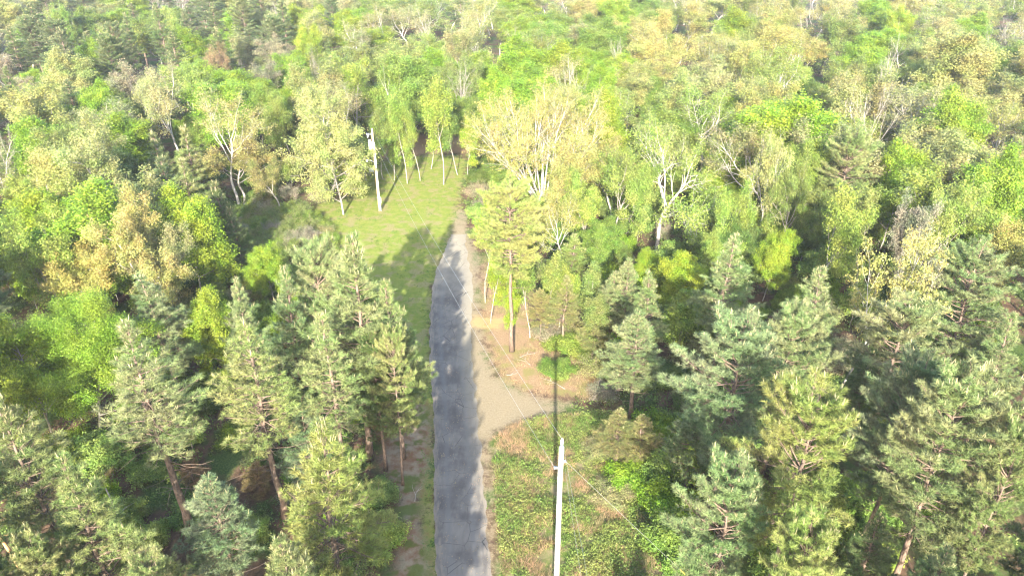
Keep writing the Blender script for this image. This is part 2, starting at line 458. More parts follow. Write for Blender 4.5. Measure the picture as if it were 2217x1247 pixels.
def plant(kind, var, x, y, h, R, tint, label=None, rot=None, tilt=(0, 0), jit=0.06):
    """one tree: an Empty at its foot, a trunk and a crown; later ones are copies that share the mesh data"""
    var %= len(PROTO[kind]); key = (kind, var); pr = PROTO[kind][var]; nm = NAME[kind]
    if key not in MASTER:
        e = thing(nm, label or '', CAT[nm])
        ch = [obj('trunk', pr['trunk'], e)]
        if 'crown' in pr: ch.append(obj('crown', pr['crown'], e))
        if 'new_growth' in pr: ch.append(obj('new_growth', pr['new_growth'], e, 'stuff'))
        MASTER[key] = (e, ch)
    else:
        e0, ch0 = MASTER[key]
        e = e0.copy(); COL.objects.link(e); ch = []
        for c0 in ch0:
            c = c0.copy(); COL.objects.link(c); c.parent = e; ch.append(c)
    e.location = (x, y, ground_z(x, y) - 0.05)
    e.rotation_euler = (tilt[0], tilt[1], random.uniform(0, 6.283) if rot is None else rot)
    k = R / pr['R']
    e.scale = (k, k, h / pr['h'])
    if GROUP[nm]: e['group'] = GROUP[nm]
    e['label'] = label or ''
    for c in ch:
        if c.name.startswith('crown'):
            t = TINT[tint]; b = 1 + random.uniform(-jit, jit) * 1.5
            c.color = (t[0] * b * (1 + random.uniform(-jit, jit)), t[1] * b, t[2] * b * (1 + random.uniform(-jit, jit) * 2), 1)
    TREES.append((x, y, R))
    return e

def ground_z(x, y):
    return 0.0

# ------------------------------------------------------------------ the ground, the road
LAWN = G([(690, 505), (640, 470), (700, 440), (770, 425), (785, 375), (835, 348), (900, 338), (985, 336), (1010, 350), (1000, 400), (990, 470), (978, 520), (952, 565), (936, 620), (930, 700), (934, 800), (938, 900),
          (934, 1000), (940, 1100), (946, 1260), (905, 1260), (900, 1100), (885, 1000), (868, 900), (872, 790), (845, 700), (800, 640), (770, 580), (735, 535)])
GRAV = G([(978, 520), (984, 480), (996, 455), (1006, 460), (1010, 500), (1034, 560), (1036, 680), (1050, 760), (1072, 815), (1130, 848), (1185, 868), (1240, 874), (1180, 900), (1085, 930), (1052, 955), (1050, 1100), (1068, 1260), (1020, 1260), (1000, 900), (990, 600)])
LITT = G([(1046, 560), (1040, 690), (1060, 770), (1090, 830), (1140, 850), (1320, 868), (1330, 780), (1290, 690), (1200, 650), (1090, 600)])
VERGE = G([(1062, 950), (1110, 915), (1200, 898), (1320, 890), (1430, 950), (1470, 1260), (1085, 1260)])
DIRT = G([(850, 890), (905, 850), (935, 900), (930, 1010), (905, 1090), (940, 1260), (850, 1260), (860, 1080), (820, 1000)])
BACK = G([(800, 350), (850, 340), (1010, 330), (1015, 290), (800, 290)])
SAND = G([(1020, 684), (1095, 688), (1080, 712), (1020, 708)])

def sdist(pts, poly):
    """signed distance to a polygon, positive inside"""
    x, y = pts[:, 0], pts[:, 1]
    d = np.full(len(pts), 1e9); ins = np.zeros(len(pts), bool)
    for i in range(len(poly)):
        a, b = poly[i - 1], poly[i]
        e = b - a; w = pts - a
        t = np.clip((w @ e) / max(e @ e, 1e-9), 0, 1)
        d = np.minimum(d, np.hypot(w[:, 0] - t * e[0], w[:, 1] - t * e[1]))
        c = (a[1] > y) != (b[1] > y)
        ins ^= c & (x < (b[0] - a[0]) * (y - a[1]) / ((b[1] - a[1]) if b[1] != a[1] else 1e-9) + a[0])
    return np.where(ins, d, -d)

xs = np.concatenate([-np.geomspace(1500, 48, 26), np.arange(-46, 34, 0.5), np.geomspace(36, 1500, 26)])
ys = np.concatenate([-np.geomspace(1500, 12, 20), np.arange(-10, 24, 4.0), np.arange(25, 150, 0.5), np.geomspace(152, 1500, 26)])
X, Y = np.meshgrid(xs, ys); gp = np.column_stack([X.ravel(), Y.ravel()])
zone = {'lawn': LAWN, 'gravel': GRAV, 'litter': LITT, 'verge': VERGE, 'dirt': DIRT, 'back': BACK, 'sand': SAND}
gb = Buf()
nx, ny = len(xs), len(ys)
ii, jj = np.meshgrid(np.arange(nx - 1), np.arange(ny - 1))
a = (jj * nx + ii).ravel()
rg = np.random.default_rng(3)
near = (np.abs(X) < 50) & (Y > 24) & (Y < 150)
gz = np.where(near, rg.normal(0, 0.012, X.shape), 0).ravel()

def smooth_noise(p, sc, seed):
    """cheap value noise for heights"""
    r = np.random.default_rng(seed).random((64, 64))
    q = p / sc; i = np.floor(q).astype(int); f = q - i; f = f * f * (3 - 2 * f)
    g = lambda a, b: r[(i[:, 0] + a) % 64, (i[:, 1] + b) % 64]
    return (g(0, 0) * (1 - f[:, 0]) + g(1, 0) * f[:, 0]) * (1 - f[:, 1]) + (g(0, 1) * (1 - f[:, 0]) + g(1, 1) * f[:, 0]) * f[:, 1]

# the road's centre line and half widths: the two edges seen in the photograph, set out on the ground
RL = G([(948, 1330), (945, 1247), (940, 1100), (939, 950), (940, 870), (932, 790), (929, 700), (935, 625), (950, 565), (970, 525), (980, 500)])
RR = G([(1078, 1330), (1066, 1247), (1050, 1100), (1040, 980), (1034, 880), (1022, 790), (1020, 700), (1024, 625), (1016, 565), (1006, 525), (1000, 500)])
RL = np.vstack([[-3.0, -60], [-3.0, 0], [-3.3, 20], RL[1:]]); RR = np.vstack([[1.4, -60], [1.2, 0], [0.9, 20], RR[1:]])
RR[3:, 0] = np.maximum(RR[3:, 0], RL[3:, 0] + 2.0)
def resample(P, n):
    d = np.concatenate([[0], np.cumsum(np.linalg.norm(np.diff(P, axis=0), axis=1))])
    t = np.linspace(0, d[-1], 400)
    Q = np.column_stack([np.interp(t, d, P[:, 0]), np.interp(t, d, P[:, 1])])
    k = np.ones(25) / 25
    Qs = np.column_stack([np.convolve(np.pad(Q[:, i], 12, mode='edge'), k, 'valid') for i in (0, 1)])
    return Qs[np.linspace(0, 399, n).astype(int)]
NR, NCROSS = 400, 13
RLs, RRs = resample(RL, NR), resample(RR, NR)
ROADPOLY = np.vstack([RLs, RRs[::-1]])
gz = gz - np.where(sdist(gp, ROADPOLY[::8]) > -0.4, 0.0, 0)
gb.add(np.column_stack([gp, np.minimum(gz, 0.0)]), np.column_stack([a, a + 1, a + nx + 1, a + nx]), 0.5)

def surf(nt, c, rough=0.95, bump=None, bs=0.5, bd=0.05):
    p = N(nt, 'ShaderNodeBsdfPrincipled', i_Roughness=rough)
    p.inputs['Specular IOR Level'].default_value = 0.1
    nt.links.new(c, p.inputs['Base Color'])
    if bump is not None:
        b = N(nt, 'ShaderNodeBump', i_Strength=bs, i_Distance=bd); nt.links.new(bump, b.inputs['Height']); nt.links.new(b.outputs[0], p.inputs['Normal'])
    out(nt, p.outputs[0])

m, nt = mat_new('woodland ground')
tc = nt.nodes.new('ShaderNodeTexCoord'); V = tc.outputs['Object']
n1, n2, n3, n4 = noise(nt, 0.22, 5, 0.6, V), noise(nt, 1.1, 5, 0.65, V), noise(nt, 6.0, 4, 0.7, V), noise(nt, 0.55, 3, 0.5, V)
n5 = noise(nt, 22.0, 3, 0.75, V)
def msk(nm, soft, amp):
    a_ = N(nt, 'ShaderNodeAttribute', attribute_name=nm)
    x = math_(nt, 'ADD', a_.outputs['Fac'], math_(nt, 'MULTIPLY', math_(nt, 'SUBTRACT', n2, 0.5), amp))
    x = math_(nt, 'ADD', x, math_(nt, 'MULTIPLY', math_(nt, 'SUBTRACT', n3, 0.5), amp * 0.5))
    return ramp(nt, x, -soft, soft)
litter = mix(nt, ramp(nt, n3, 0.3, 0.7), (0.165, 0.100, 0.052), (0.27, 0.190, 0.105))
litter = mix(nt, ramp(nt, n5, 0.45, 0.75), litter, (0.33, 0.22, 0.14))
floor_c = mix(nt, ramp(nt, n2, 0.35, 0.65), (0.070, 0.044, 0.028), (0.135, 0.082, 0.050))
floor_c = mix(nt, ramp(nt, n1, 0.44, 0.6), floor_c, mix(nt, ramp(nt, n3, 0.3, 0.7), (0.035, 0.065, 0.015), (0.085, 0.12, 0.03)))
grass = mix(nt, ramp(nt, n2, 0.3, 0.7), (0.130, 0.168, 0.026), (0.190, 0.200, 0.046))
grass = mix(nt, math_(nt, 'MULTIPLY', ramp(nt, n4, 0.47, 0.63), 0.85), grass, mix(nt, ramp(nt, n3, 0.35, 0.65), (0.17, 0.150, 0.055), (0.24, 0.195, 0.10)))
grass = mix(nt, math_(nt, 'MULTIPLY', ramp(nt, n5, 0.45, 0.7), 0.35), grass, (0.05, 0.085, 0.014))
grav = mix(nt, ramp(nt, n3, 0.3, 0.7), (0.180, 0.140, 0.082), (0.235, 0.190, 0.120))
grav = mix(nt, math_(nt, 'MULTIPLY', ramp(nt, n2, 0.55, 0.75), 0.5), grav, (0.20, 0.155, 0.085))
grav = mix(nt, math_(nt, 'MULTIPLY', ramp(nt, n5, 0.5, 0.8), 0.4), grav, (0.33, 0.30, 0.25))
verge = mix(nt, ramp(nt, n2, 0.35, 0.65), (0.085, 0.125, 0.022), (0.20, 0.155, 0.085))
dirt = mix(nt, ramp(nt, n2, 0.35, 0.65), (0.235, 0.185, 0.125), (0.17, 0.090, 0.050))
dirt = mix(nt, math_(nt, 'MULTIPLY', ramp(nt, n4, 0.5, 0.62), 0.8), dirt, (0.075, 0.11, 0.02))
c = floor_c
c = mix(nt, msk('back', 1.5, 4.0), c, litter)
c = mix(nt, msk('lawn', 0.8, 5.0), c, grass)
c = mix(nt, msk('dirt', 0.7, 2.6), c, dirt)
litter2 = mix(nt, math_(nt, 'MULTIPLY', ramp(nt, n4, 0.46, 0.62), 0.7), litter, mix(nt, ramp(nt, n3, 0.35, 0.65), (0.21, 0.17, 0.06), (0.11, 0.135, 0.03)))
c = mix(nt, msk('litter', 1.3, 5.0), c, litter2)
c = mix(nt, msk('verge', 0.7, 2.0), c, verge)
c = mix(nt, msk('gravel', 0.9, 3.6), c, grav)
c = mix(nt, math_(nt, 'MULTIPLY', msk('sand', 0.5, 1.2), 0.8), c, (0.33, 0.23, 0.10))
surf(nt, c, 1.0, math_(nt, 'ADD', n3, n5), 0.9, 0.06)
gm = gb.mesh('ground', m, True)
for nm, poly in zone.items():
    at_ = gm.attributes.new(nm, 'FLOAT', 'POINT')
    sd = np.full(len(gp), -9.0); q = (np.abs(gp[:, 0]) < 60) & (gp[:, 1] > 20) & (gp[:, 1] < 170)
    sd[q] = np.clip(sdist(gp[q], poly), -9, 9)
    at_.data.foreach_set('value', sd.astype(np.float32))
obj('ground', gm, None, 'structure')

# asphalt: a thin worn sheet with ragged edges, 3 cm proud of the ground
m, nt = mat_new('worn asphalt')
tc = nt.nodes.new('ShaderNodeTexCoord'); V = tc.outputs['Object']
ac = N(nt, 'ShaderNodeAttribute', attribute_name='across').outputs['Fac']
al = N(nt, 'ShaderNodeAttribute', attribute_name='along').outputs['Fac']
mp = N(nt, 'ShaderNodeMapping'); mp.inputs['Scale'].default_value = (1.0, 0.22, 1.0); nt.links.new(V, mp.inputs['Vector'])
streak, fine, patch = noise(nt, 3.2, 4, 0.6, mp.outputs[0]), noise(nt, 26, 3, 0.7, V), noise(nt, 0.35, 4, 0.6, V)
c = mix(nt, ramp(nt, streak, 0.3, 0.72), (0.108, 0.099, 0.089), (0.134, 0.124, 0.111))
c = mix(nt, 1.0, c, mix(nt, ramp(nt, patch, 0.38, 0.62), (0.72, 0.71, 0.72), (1.22, 1.19, 1.15)), 'MULTIPLY')
c = mix(nt, math_(nt, 'MULTIPLY', ramp(nt, fine, 0.5, 0.72), 0.6), c, (0.165, 0.160, 0.150))
wheel = math_(nt, 'ABSOLUTE', math_(nt, 'SUBTRACT', math_(nt, 'ABSOLUTE', math_(nt, 'SUBTRACT', ac, 0.5)), 0.23))
c = mix(nt, math_(nt, 'MULTIPLY', ramp(nt, wheel, 0.10, 0.0), 0.5), c, (0.125, 0.121, 0.115))
edge = math_(nt, 'ABSOLUTE', math_(nt, 'SUBTRACT', ac, 0.5))
dust = math_(nt, 'ADD', edge, math_(nt, 'MULTIPLY', math_(nt, 'SUBTRACT', streak, 0.5), 0.45))
c = mix(nt, math_(nt, 'MULTIPLY', ramp(nt, dust, 0.36, 0.56), 0.9), c, (0.20, 0.165, 0.125))
right = math_(nt, 'MAXIMUM', math_(nt, 'MULTIPLY', ramp(nt, ac, 0.55, 1.0), ramp(nt, al, 36.0, 62.0)), ramp(nt, math_(nt, 'ADD', al, math_(nt, 'MULTIPLY', patch, 12.0)), 74.0, 94.0))
c = mix(nt, math_(nt, 'MULTIPLY', right, 0.85), c, (0.235, 0.205, 0.150))
vo = N(nt, 'ShaderNodeTexVoronoi', i_Scale=0.55); vo.feature = 'DISTANCE_TO_EDGE'
wob = mix(nt, 0.55, V, N(nt, 'ShaderNodeTexNoise', i_Scale=1.6, i_Detail=5.0).outputs['Color'], 'ADD')
nt.links.new(wob, vo.inputs['Vector'])
crack = math_(nt, 'MULTIPLY', ramp(nt, vo.outputs['Distance'], 0.015, 0.0), ramp(nt, patch, 0.46, 0.58))
c = mix(nt, math_(nt, 'MULTIPLY', crack, 0.75), c, (0.03, 0.029, 0.028))
surf(nt, c, 0.92, fine, 0.35, 0.01)
rb = Buf()
rgw = np.random.default_rng(8)
jl = np.convolve(rgw.normal(0, 1, NR + 8), np.ones(3) / 3, 'valid')[:NR] * 0.13
jr = np.convolve(rgw.normal(0, 1, NR + 8), np.ones(3) / 3, 'valid')[:NR] * 0.15
w = np.linspace(0, 1, NCROSS)[None, :, None]
P = RLs[:, None, :] * (1 - w) + RRs[:, None, :] * w
P[:, 0, 0] += jl; P[:, -1, 0] += jr
z = 0.035 - 0.03 * (np.abs(np.linspace(-1, 1, NCROSS)) ** 6)[None, :] + np.zeros((NR, 1))
ri, rj = np.meshgrid(np.arange(NCROSS - 1), np.arange(NR - 1)); q = (rj * NCROSS + ri).ravel()
rb.add(np.concatenate([P, z[:, :, None]], 2).reshape(-1, 3), np.column_stack([q, q + 1, q + NCROSS + 1, q + NCROSS]), 0.5)
rm = rb.mesh('road', m, True)
for nm, vals in (('across', np.tile(np.linspace(0, 1, NCROSS), NR)), ('along', np.repeat(RLs[:, 1], NCROSS))):
    rm.attributes.new(nm, 'FLOAT', 'POINT').data.foreach_set('value', vals.astype(np.float32))
obj('road', rm, None, 'structure')

# ------------------------------------------------------------------ trees one can name: top pixel, height, crown width
LAND = []                                    # (short name, x, y, z mid) for the labels of their neighbours
def hero(kind, var, px, py, h, wpx, tint, label, short=None, dx=0.0, **kw):
    p, t = at(px, py, h * 0.985)
    R = wpx / FPX * t / 2
    e = plant(kind, var, p[0] + dx, p[1], h, R, tint, label, **kw)
    if short: LAND.append((short, px, py + 0.3 * wpx, p[0], p[1]))
    return e

H = hero
# pines on the left of the road
H('bare_bole_pine', 0, 285, 712, 18.0, 235, 'grey green', 'tall pine with a long bare leaning trunk, in front of the big lime tree', 'the tall bare-trunked pine', rot=0.4)
H('bare_bole_pine', 1, 530, 698, 17.8, 215, 'grey green', 'tall pine with a pinkish bare trunk, between the leaning-trunked pine and the roadside pine clump', 'the pink-trunked pine')
H('pine', 2, 690, 562, 17.5, 175, 'grey green', 'round-topped pine half hidden behind the left side of the tallest roadside pine')
H('pine', 0, 742, 520, 20.5, 245, 'grey green', 'tallest pine of the clump left of the road, its shadow on the lawn', 'the tallest roadside pine')
H('pine', 1, 612, 582, 18.0, 160, 'blue green', 'slim pointed pine just left of the tallest roadside pine', 'the slim pointed pine')
H('pine', 3, 508, 610, 15.0, 130, 'grey green', 'shaded pine between the small lime tree and the slim pointed pine')
H('pine', 4, 140, 1005, 14.5, 215, 'grey green', 'pine with pale candles in the bottom left corner, in front of the thin dark trunk', 'the corner pine')
H('pine', 6, 455, 1022, 12.0, 195, 'blue green', 'short bluish pine with pale candles at the foot of the long bare pine trunk', 'the short bluish pine')
H('pine', 3, 690, 922, 16.5, 285, 'yellowish green', 'broad yellow green pine beside the road at the bottom', 'the broad yellow green pine')
H('pine', 0, 622, 1162, 14.5, 210, 'grey green', 'pine cut off by the bottom edge, below the broad yellow green pine')
H('bare_bole_pine', 2, 705, 690, 17.0, 190, 'grey green', 'pine with twin reddish trunks showing, in front of the tallest roadside pine', 'the front roadside pine')
H('pine', 1, 838, 610, 17.0, 165, 'grey green', 'pine with drooping boughs over the grass strip, right of the tallest roadside pine')
H('pine', 0, 8, 868, 16.5, 225, 'grey green', 'pine cut by the left edge, below the big lime tree')
H('pine', 4, 318, 598, 13.0, 160, 'blue green', 'dark pine under the broad tan oak, right of the dark gap')
H('pine', 3, 655, 880, 10.0, 150, 'blue green', 'low bluish pine tucked behind the broad yellow green pine')
H('pine', 2, 842, 735, 14.0, 110, 'grey green', 'pine leaning its boughs over the grass strip nearest to the road')
H('pine', 5, 805, 745, 12.5, 150, 'dark green', 'small dark pine at the edge of the grass strip left of the road')
H('pine', 5, 60, 1190, 11.0, 150, 'grey green', 'pine top at the very bottom of the left corner')
H('pine', 2, 330, 1220, 9.0, 170, 'grey green', 'pine top at the bottom edge between the corner pine and the short bluish pine')
for kd, i, px, py, h, w, tn, lb in [('oak', 2, 55, 330, 15, 210, 'pale yellow', 'pale yellow oak at the left edge behind the great yellow oak'), ('oak', 5, 165, 520, 10.5, 200, 'golden tan', 'golden oak below the broad tan oak, above the big lime tree'), ('oak', 0, 330, 470, 12.0, 150, 'tan', 'tan oak close left of the lopsided lime tree')]:
    H(kd, i, px, py, h, w, tn, lb)
for i, (px, py, h, w, lb) in enumerate([(405, 985, 3.2, 75, 'small dead rust brown pine in the gap right of the long bare pine trunk'), (545, 1000, 3.0, 80, 'dead rust brown pine brush left of the broad yellow green pine'), (822, 905, 2.2, 60, 'rust brown dead pine top lying at the edge of the dirt strip'), (1330, 700, 3.0, 80, 'rust brown dead young pine left of the full round pine')]):
    H('young_pine', i, px, py, h, w, 'rusty brown', lb)
# young pines left of the lawn
for i, (px, py, h, w) in enumerate([(335, 296, 12.0, 110), (388, 285, 12.5, 100), (352, 345, 11.0, 115), (405, 350, 11.0, 105), (470, 400, 11.0, 110), (440, 440, 9.0, 105), (500, 455, 8.5, 90), (320, 390, 9.5, 105)]):
    H('young_pine', i, px, py, h, w, ('dark green', 'grey green')[i % 2], ['dark young pine at the upper left of the dense pine thicket', 'highest dark young pine in the thicket, under the white-trunked oak', 'dark young pine in the middle of the thicket', 'dark young pine on the right of the thicket, below the low golden oak',
      'dark young pine standing alone right of the thicket', 'dark young pine behind the lopsided lime tree', 'small dark young pine at the edge of the brush, left of the lawn', 'dark young pine at the lower left of the thicket'][i], 'the young pine thicket' if i == 2 else 'the lone young pine' if i == 4 else None)
# pines right of the road
H('old_pine', 0, 1108, 405, 18.2, 190, 'yellowish green', 'tall roadside pine with a straight bare trunk and flat green crown', 'the flat-topped roadside pine', rot=1.2)
H('pine', 1, 1243, 508, 9.5, 120, 'yellowish green', 'pale young pine behind the brown litter, right of the flat-topped pine', 'the pale young pine')
H('pine', 3, 1330, 590, 9.0, 105, 'grey green', 'small pine between the pale young pine and the double pine tops')
H('pine', 0, 1365, 560, 11.0, 100, 'grey green', 'left pine top of the pair in front of the great white-limbed oak')
H('pine', 4, 1412, 588, 11.0, 105, 'grey green', 'right pine top of the pair in front of the great white-limbed oak')
H('pine', 6, 1388, 672, 11.5, 165, 'grey green', 'full round pine with upright pale candles standing on the brown litter edge', 'the full round pine')
H('pine', 3, 1592, 512, 15.0, 160, 'grey green', 'pine with a forked pinkish trunk, right of the great white-limbed oak', 'the forked pine')
H('pine', 1, 1783, 580, 15.0, 165, 'grey green', 'upright pine left of the leaning bare tree', 'the upright pine')
H('pine', 2, 1612, 718, 16.0, 265, 'blue green', 'broad bluish pine crowned with many candles, left of centre in the pine stand', 'the broad candled pine')
H('pine', 5, 1722, 690, 15.0, 180, 'grey green', 'pine close behind the broad candled pine')
H('pine', 2, 1955, 668, 14.5, 225, 'grey green', 'round pine right of the foot of the leaning bare tree', 'the round pine')
H('old_pine', 1, 2120, 560, 16.0, 205, 'grey green', 'tall pine at the right edge behind the pine stand', 'the tall right-hand pine')
H('pine', 5, 1985, 808, 15.5, 200, 'blue green', 'bluish pine left of the biggest front pine')
H('pine', 2, 1762, 868, 17.0, 290, 'yellowish green', 'big green pine in the middle of the stand', 'the big middle pine')
H('pine', 5, 2085, 838, 17.5, 275, 'grey green', 'biggest pine of the front row on the right', 'the biggest front pine')
H('pine', 2, 1592, 1030, 14.5, 225, 'blue green', 'bluish pine with bright candles at the lower left of the stand', 'the lower bluish pine')
H('pine', 5, 1765, 1160, 15.5, 210, 'yellowish green', 'bright pine top at the bottom edge below the big middle pine')
H('pine', 2, 2215, 950, 16.0, 160, 'grey green', 'pine cut by the right edge beside the biggest front pine')
H('pine', 3, 2050, 1190, 11.0, 170, 'blue green', 'dark pine in the bottom right corner')
H('pine', 0, 1900, 1120, 10.0, 150, 'dark green', 'shaded low pine between the big middle pine and the biggest front pine')
H('pine', 4, 1520, 830, 11.0, 120, 'dark green', 'shaded pine left under the broad candled pine')
H('pine', 6, 1880, 760, 11.0, 130, 'dark green', 'shaded pine between the upright pine and the round pine')
H('pine', 1, 2200, 680, 14.0, 130, 'blue green', 'dark bluish pine cut by the right edge, upper row')
H('pine', 3, 1345, 885, 6.5, 120, 'brownish', 'scrawny brown-needled pine on the bank right of the gravel turnout', 'the scrawny brown pine')
H('pine', 0, 1398, 900, 6.0, 90, 'brownish', 'second scrawny brown pine, smaller, beside the dark shade of the stand')
H('old_pine', 1, 1846, 303, 15.5, 130, 'grey green', 'round-headed pine among the budding oaks on the right', 'the round-headed pine')
# broadleaf trees
H('broad', 3, 15, 690, 12.5, 190, 'lime yellow', 'lime yellow tree cut by the left edge, close beside the big lime tree')
H('near_lime', 0, 125, 676, 13.0, 270, 'bright lime', 'big bright lime tree at the left edge', 'the big lime tree', rot=1.0)
H('broad', 1, 452, 628, 9.5, 118, 'lime yellow', 'small rounded lime tree left of the pines', 'the small lime tree')
H('broad', 2, 575, 535, 7.5, 85, 'bright lime', 'little upright lime tree at the end of the trampled brush', 'the little upright lime tree')
H('big_limbed_oak', 1, 150, 270, 17.0, 320, 'pale yellow', 'great yellow oak filling the left edge', 'the great yellow oak')
H('big_limbed_oak', 1, 235, 430, 15.0, 270, 'golden tan', 'broad tan oak with crooked pale limbs, below the great yellow oak', 'the broad tan oak')
H('oak', 3, 60, 470, 14.0, 190, 'yellow green', 'yellow green oak at the left edge under the great yellow oak')
H('broad', 3, 385, 418, 13.0, 155, 'lime yellow', 'lopsided lime tree leaning out to the right of the broad tan oak', 'the lopsided lime tree', tilt=(0, 0.12))
H('sparse_oak', 0, 345, 130, 18.0, 165, 'tan', 'nearly leafless oak with a thick white trunk above the young pine thicket', 'the white-trunked oak')
H('sparse_oak', 1, 470, 200, 17.0, 185, 'tan', 'tan oak with twin white stems right of the white-trunked oak', 'the twin-stemmed oak')
H('oak', 0, 505, 312, 9.5, 190, 'golden tan', 'low golden oak with sprawling limbs over the pine thicket', 'the low golden oak')
H('oak', 1, 590, 345, 8.0, 110, 'golden tan', 'small golden oak at the left of the lawn tree')
H('conical', 0, 712, 200, 18.0, 165, 'pale yellow', 'conical yellow tree on the lawn edge left of the utility pole', 'the conical lawn tree')
H('vase', 0, 1180, 195, 17.5, 335, 'golden tan', 'huge vase-shaped tree with many straight pale stems', 'the huge vase-shaped tree', rot=0.6)
H('big_limbed_oak', 0, 1450, 262, 17.5, 300, 'yellow green', 'great oak with crooked white limbs right of the vase-shaped tree', 'the great white-limbed oak', rot=2.1)
H('sparse_oak', 2, 1672, 290, 16.0, 150, 'pale yellow', 'yellow oak with a straight white trunk behind the forked pine', 'the straight yellow oak')
H('broad', 0, 1700, 208, 16.5, 225, 'bright lime', 'widest bright lime crown among the oaks', 'the widest lime crown')
H('broad', 1, 2052, 205, 16.0, 155, 'bright lime', 'dome of bright lime leaves near the right edge', 'the lime dome')
H('broad', 4, 2066, 82, 18.0, 175, 'pale yellow', 'tall pale yellow dome rising above the far oaks', 'the pale yellow dome')
H('broad', 2, 1962, 325, 14.0, 115, 'bright lime', 'lime tree right beside the round-headed pine')
H('broad', 3, 2180, 330, 16.0, 150, 'bright lime', 'lime tree cut by the right edge', 'the edge lime tree')
H('oak', 2, 1810, 405, 15.5, 175, 'yellow green', 'oak with twin white limbs leaning right, behind the upright pine', 'the twin-limbed oak')
H('leaning', 0, 1905, 500, 17.5, 225, 'golden tan', 'half bare tree leaning hard to the right out of the pine stand', 'the leaning bare tree', rot=0.0, dx=-0.3)
H('broad', 4, 1478, 545, 8.0, 110, 'lime yellow', 'low lime tree between the great white-limbed oak and the forked pine')
H('broad', 0, 1680, 500, 9.0, 90, 'lime yellow', 'small lime tree right of the forked pine')
H('broad', 1, 1395, 540, 5.0, 60, 'bright lime', 'tiny bright lime tree under the great white-limbed oak')
H('slim', 1, 1046, 430, 13.0, 90, 'lime yellow', 'thin lime tree against the left side of the flat-topped roadside pine', 'the thin roadside lime tree')
H('slim', 2, 1060, 560, 8.0, 70, 'lime yellow', 'low lime tree at the foot of the thin roadside lime tree')
H('slim', 0, 1150, 560, 9.5, 90, 'fresh green', 'slender tree with a mossy stem right of the flat-topped roadside pine')
H('slim', 1, 950, 178, 16.5, 100, 'yellow green', 'slender tree standing on the far lawn with a thin pale trunk', 'the far lawn tree')
H('slim', 2, 868, 205, 14.5, 80, 'yellow green', 'slender tree at the far lawn corner, beside the pole shadow', 'the lawn corner tree')
H('slim', 0, 925, 215, 12.0, 70, 'mid green', 'slender tree against the brown bank behind the lawn')
for i, (px, py, h, w, lb) in enumerate([(815, 232, 12, 70, 'slender tree close behind the tan utility pole'), (842, 248, 11, 60, 'slender tree between the tan utility pole and the lawn corner tree'), (900, 235, 12, 65, 'slender tree standing in the brown bank right of the lawn corner tree'), (985, 225, 12, 75, 'slender tree on the bank right of the far lawn tree'), (1010, 262, 10, 60, 'low slender tree at the right end of the brown bank'), (780, 262, 10, 70, 'slender tree in the shade left of the tan utility pole')]):
    H('slim', i, px, py, h, w, ['olive green', 'mid green', 'yellow green', 'mid green', 'lime yellow', 'olive green'][i], lb)
for i, (px, py, h, w, tn, lb) in enumerate([(1180, 545, 10, 75, 'olive green', 'slender tree between the flat-topped roadside pine and the pale young pine'), (1215, 575, 8.5, 70, 'yellow green', 'slender tree rising from the brown litter behind the green bush'), (1275, 560, 9, 80, 'olive green', 'slender tree right of the pale young pine'), (1105, 600, 8, 60, 'lime yellow', 'thin sapling-like tree behind the bare trunk of the flat-topped roadside pine'), (1310, 640, 7.5, 80, 'olive green', 'slender olive tree left of the full round pine')]):
    H('slim', i, px, py, h, w, tn, lb)
for i, (px, py, h, w, lb) in enumerate([(1225, 600, 8.0, 90, 'thin brownish pine on the litter below the pale young pine'), (1290, 655, 7.0, 85, 'thin brownish pine left of the full round pine'), (1170, 640, 5.5, 60, 'small brownish pine beside the foot of the flat-topped roadside pine')]):
    H('pine', i + 3, px, py, h, w, 'brownish', lb)
for i, (px, py, h, w, tn, k, lb) in enumerate([(1228, 728, 1.3, 85, 'yellow green', 'shrub', 'bright green bush on the brown litter crossed by the pole shadow'), (1205, 785, 1.0, 70, 'fresh green', 'shrub', 'lower bright green bush touching the pole shadow'), (1275, 745, 1.1, 70, 'yellow green', 'shrub', 'yellow green bush right of the pole shadow on the litter'), (1180, 700, 1.8, 70, 'pinkish grey', 'brush', 'twiggy shrub on the litter right of the flat-topped pine trunk'),
     (1295, 770, 2.0, 85, 'tan', 'brush', 'twiggy tan shrub on the litter at the edge of the pine stand'), (1255, 690, 2.0, 80, 'tan', 'brush', 'twiggy shrub behind the bright green bush'), (1310, 830, 1.6, 70, 'pinkish grey', 'brush', 'brown twiggy shrub at the end of the gravel turnout'), (1420, 905, 2.6, 95, 'bright lime', 'shrub', 'bright green bush climbing at the edge of the stand below the full round pine'),
     (1440, 985, 2.8, 110, 'fresh green', 'shrub', 'green bush right of the scrawny brown pine'), (1452, 1060, 2.4, 120, 'bright lime', 'shrub', 'bright green bush half in the shade of the lower bluish pine'), (1470, 1140, 2.4, 130, 'mid green', 'shrub', 'green bush left of the lower bluish pine'), (1365, 1010, 1.6, 90, 'bright lime', 'shrub', 'green bush at the foot of the scrawny brown pine'), (1330, 1050, 1.4, 90, 'tan', 'brush', 'twiggy tan shrub on the bank beyond the guy wire'), (1300, 960, 1.2, 80, 'tan', 'brush', 'low twiggy shrub on the bank right of the near pole top')]):
    H(k, i, px, py, h, w, tn, lb)
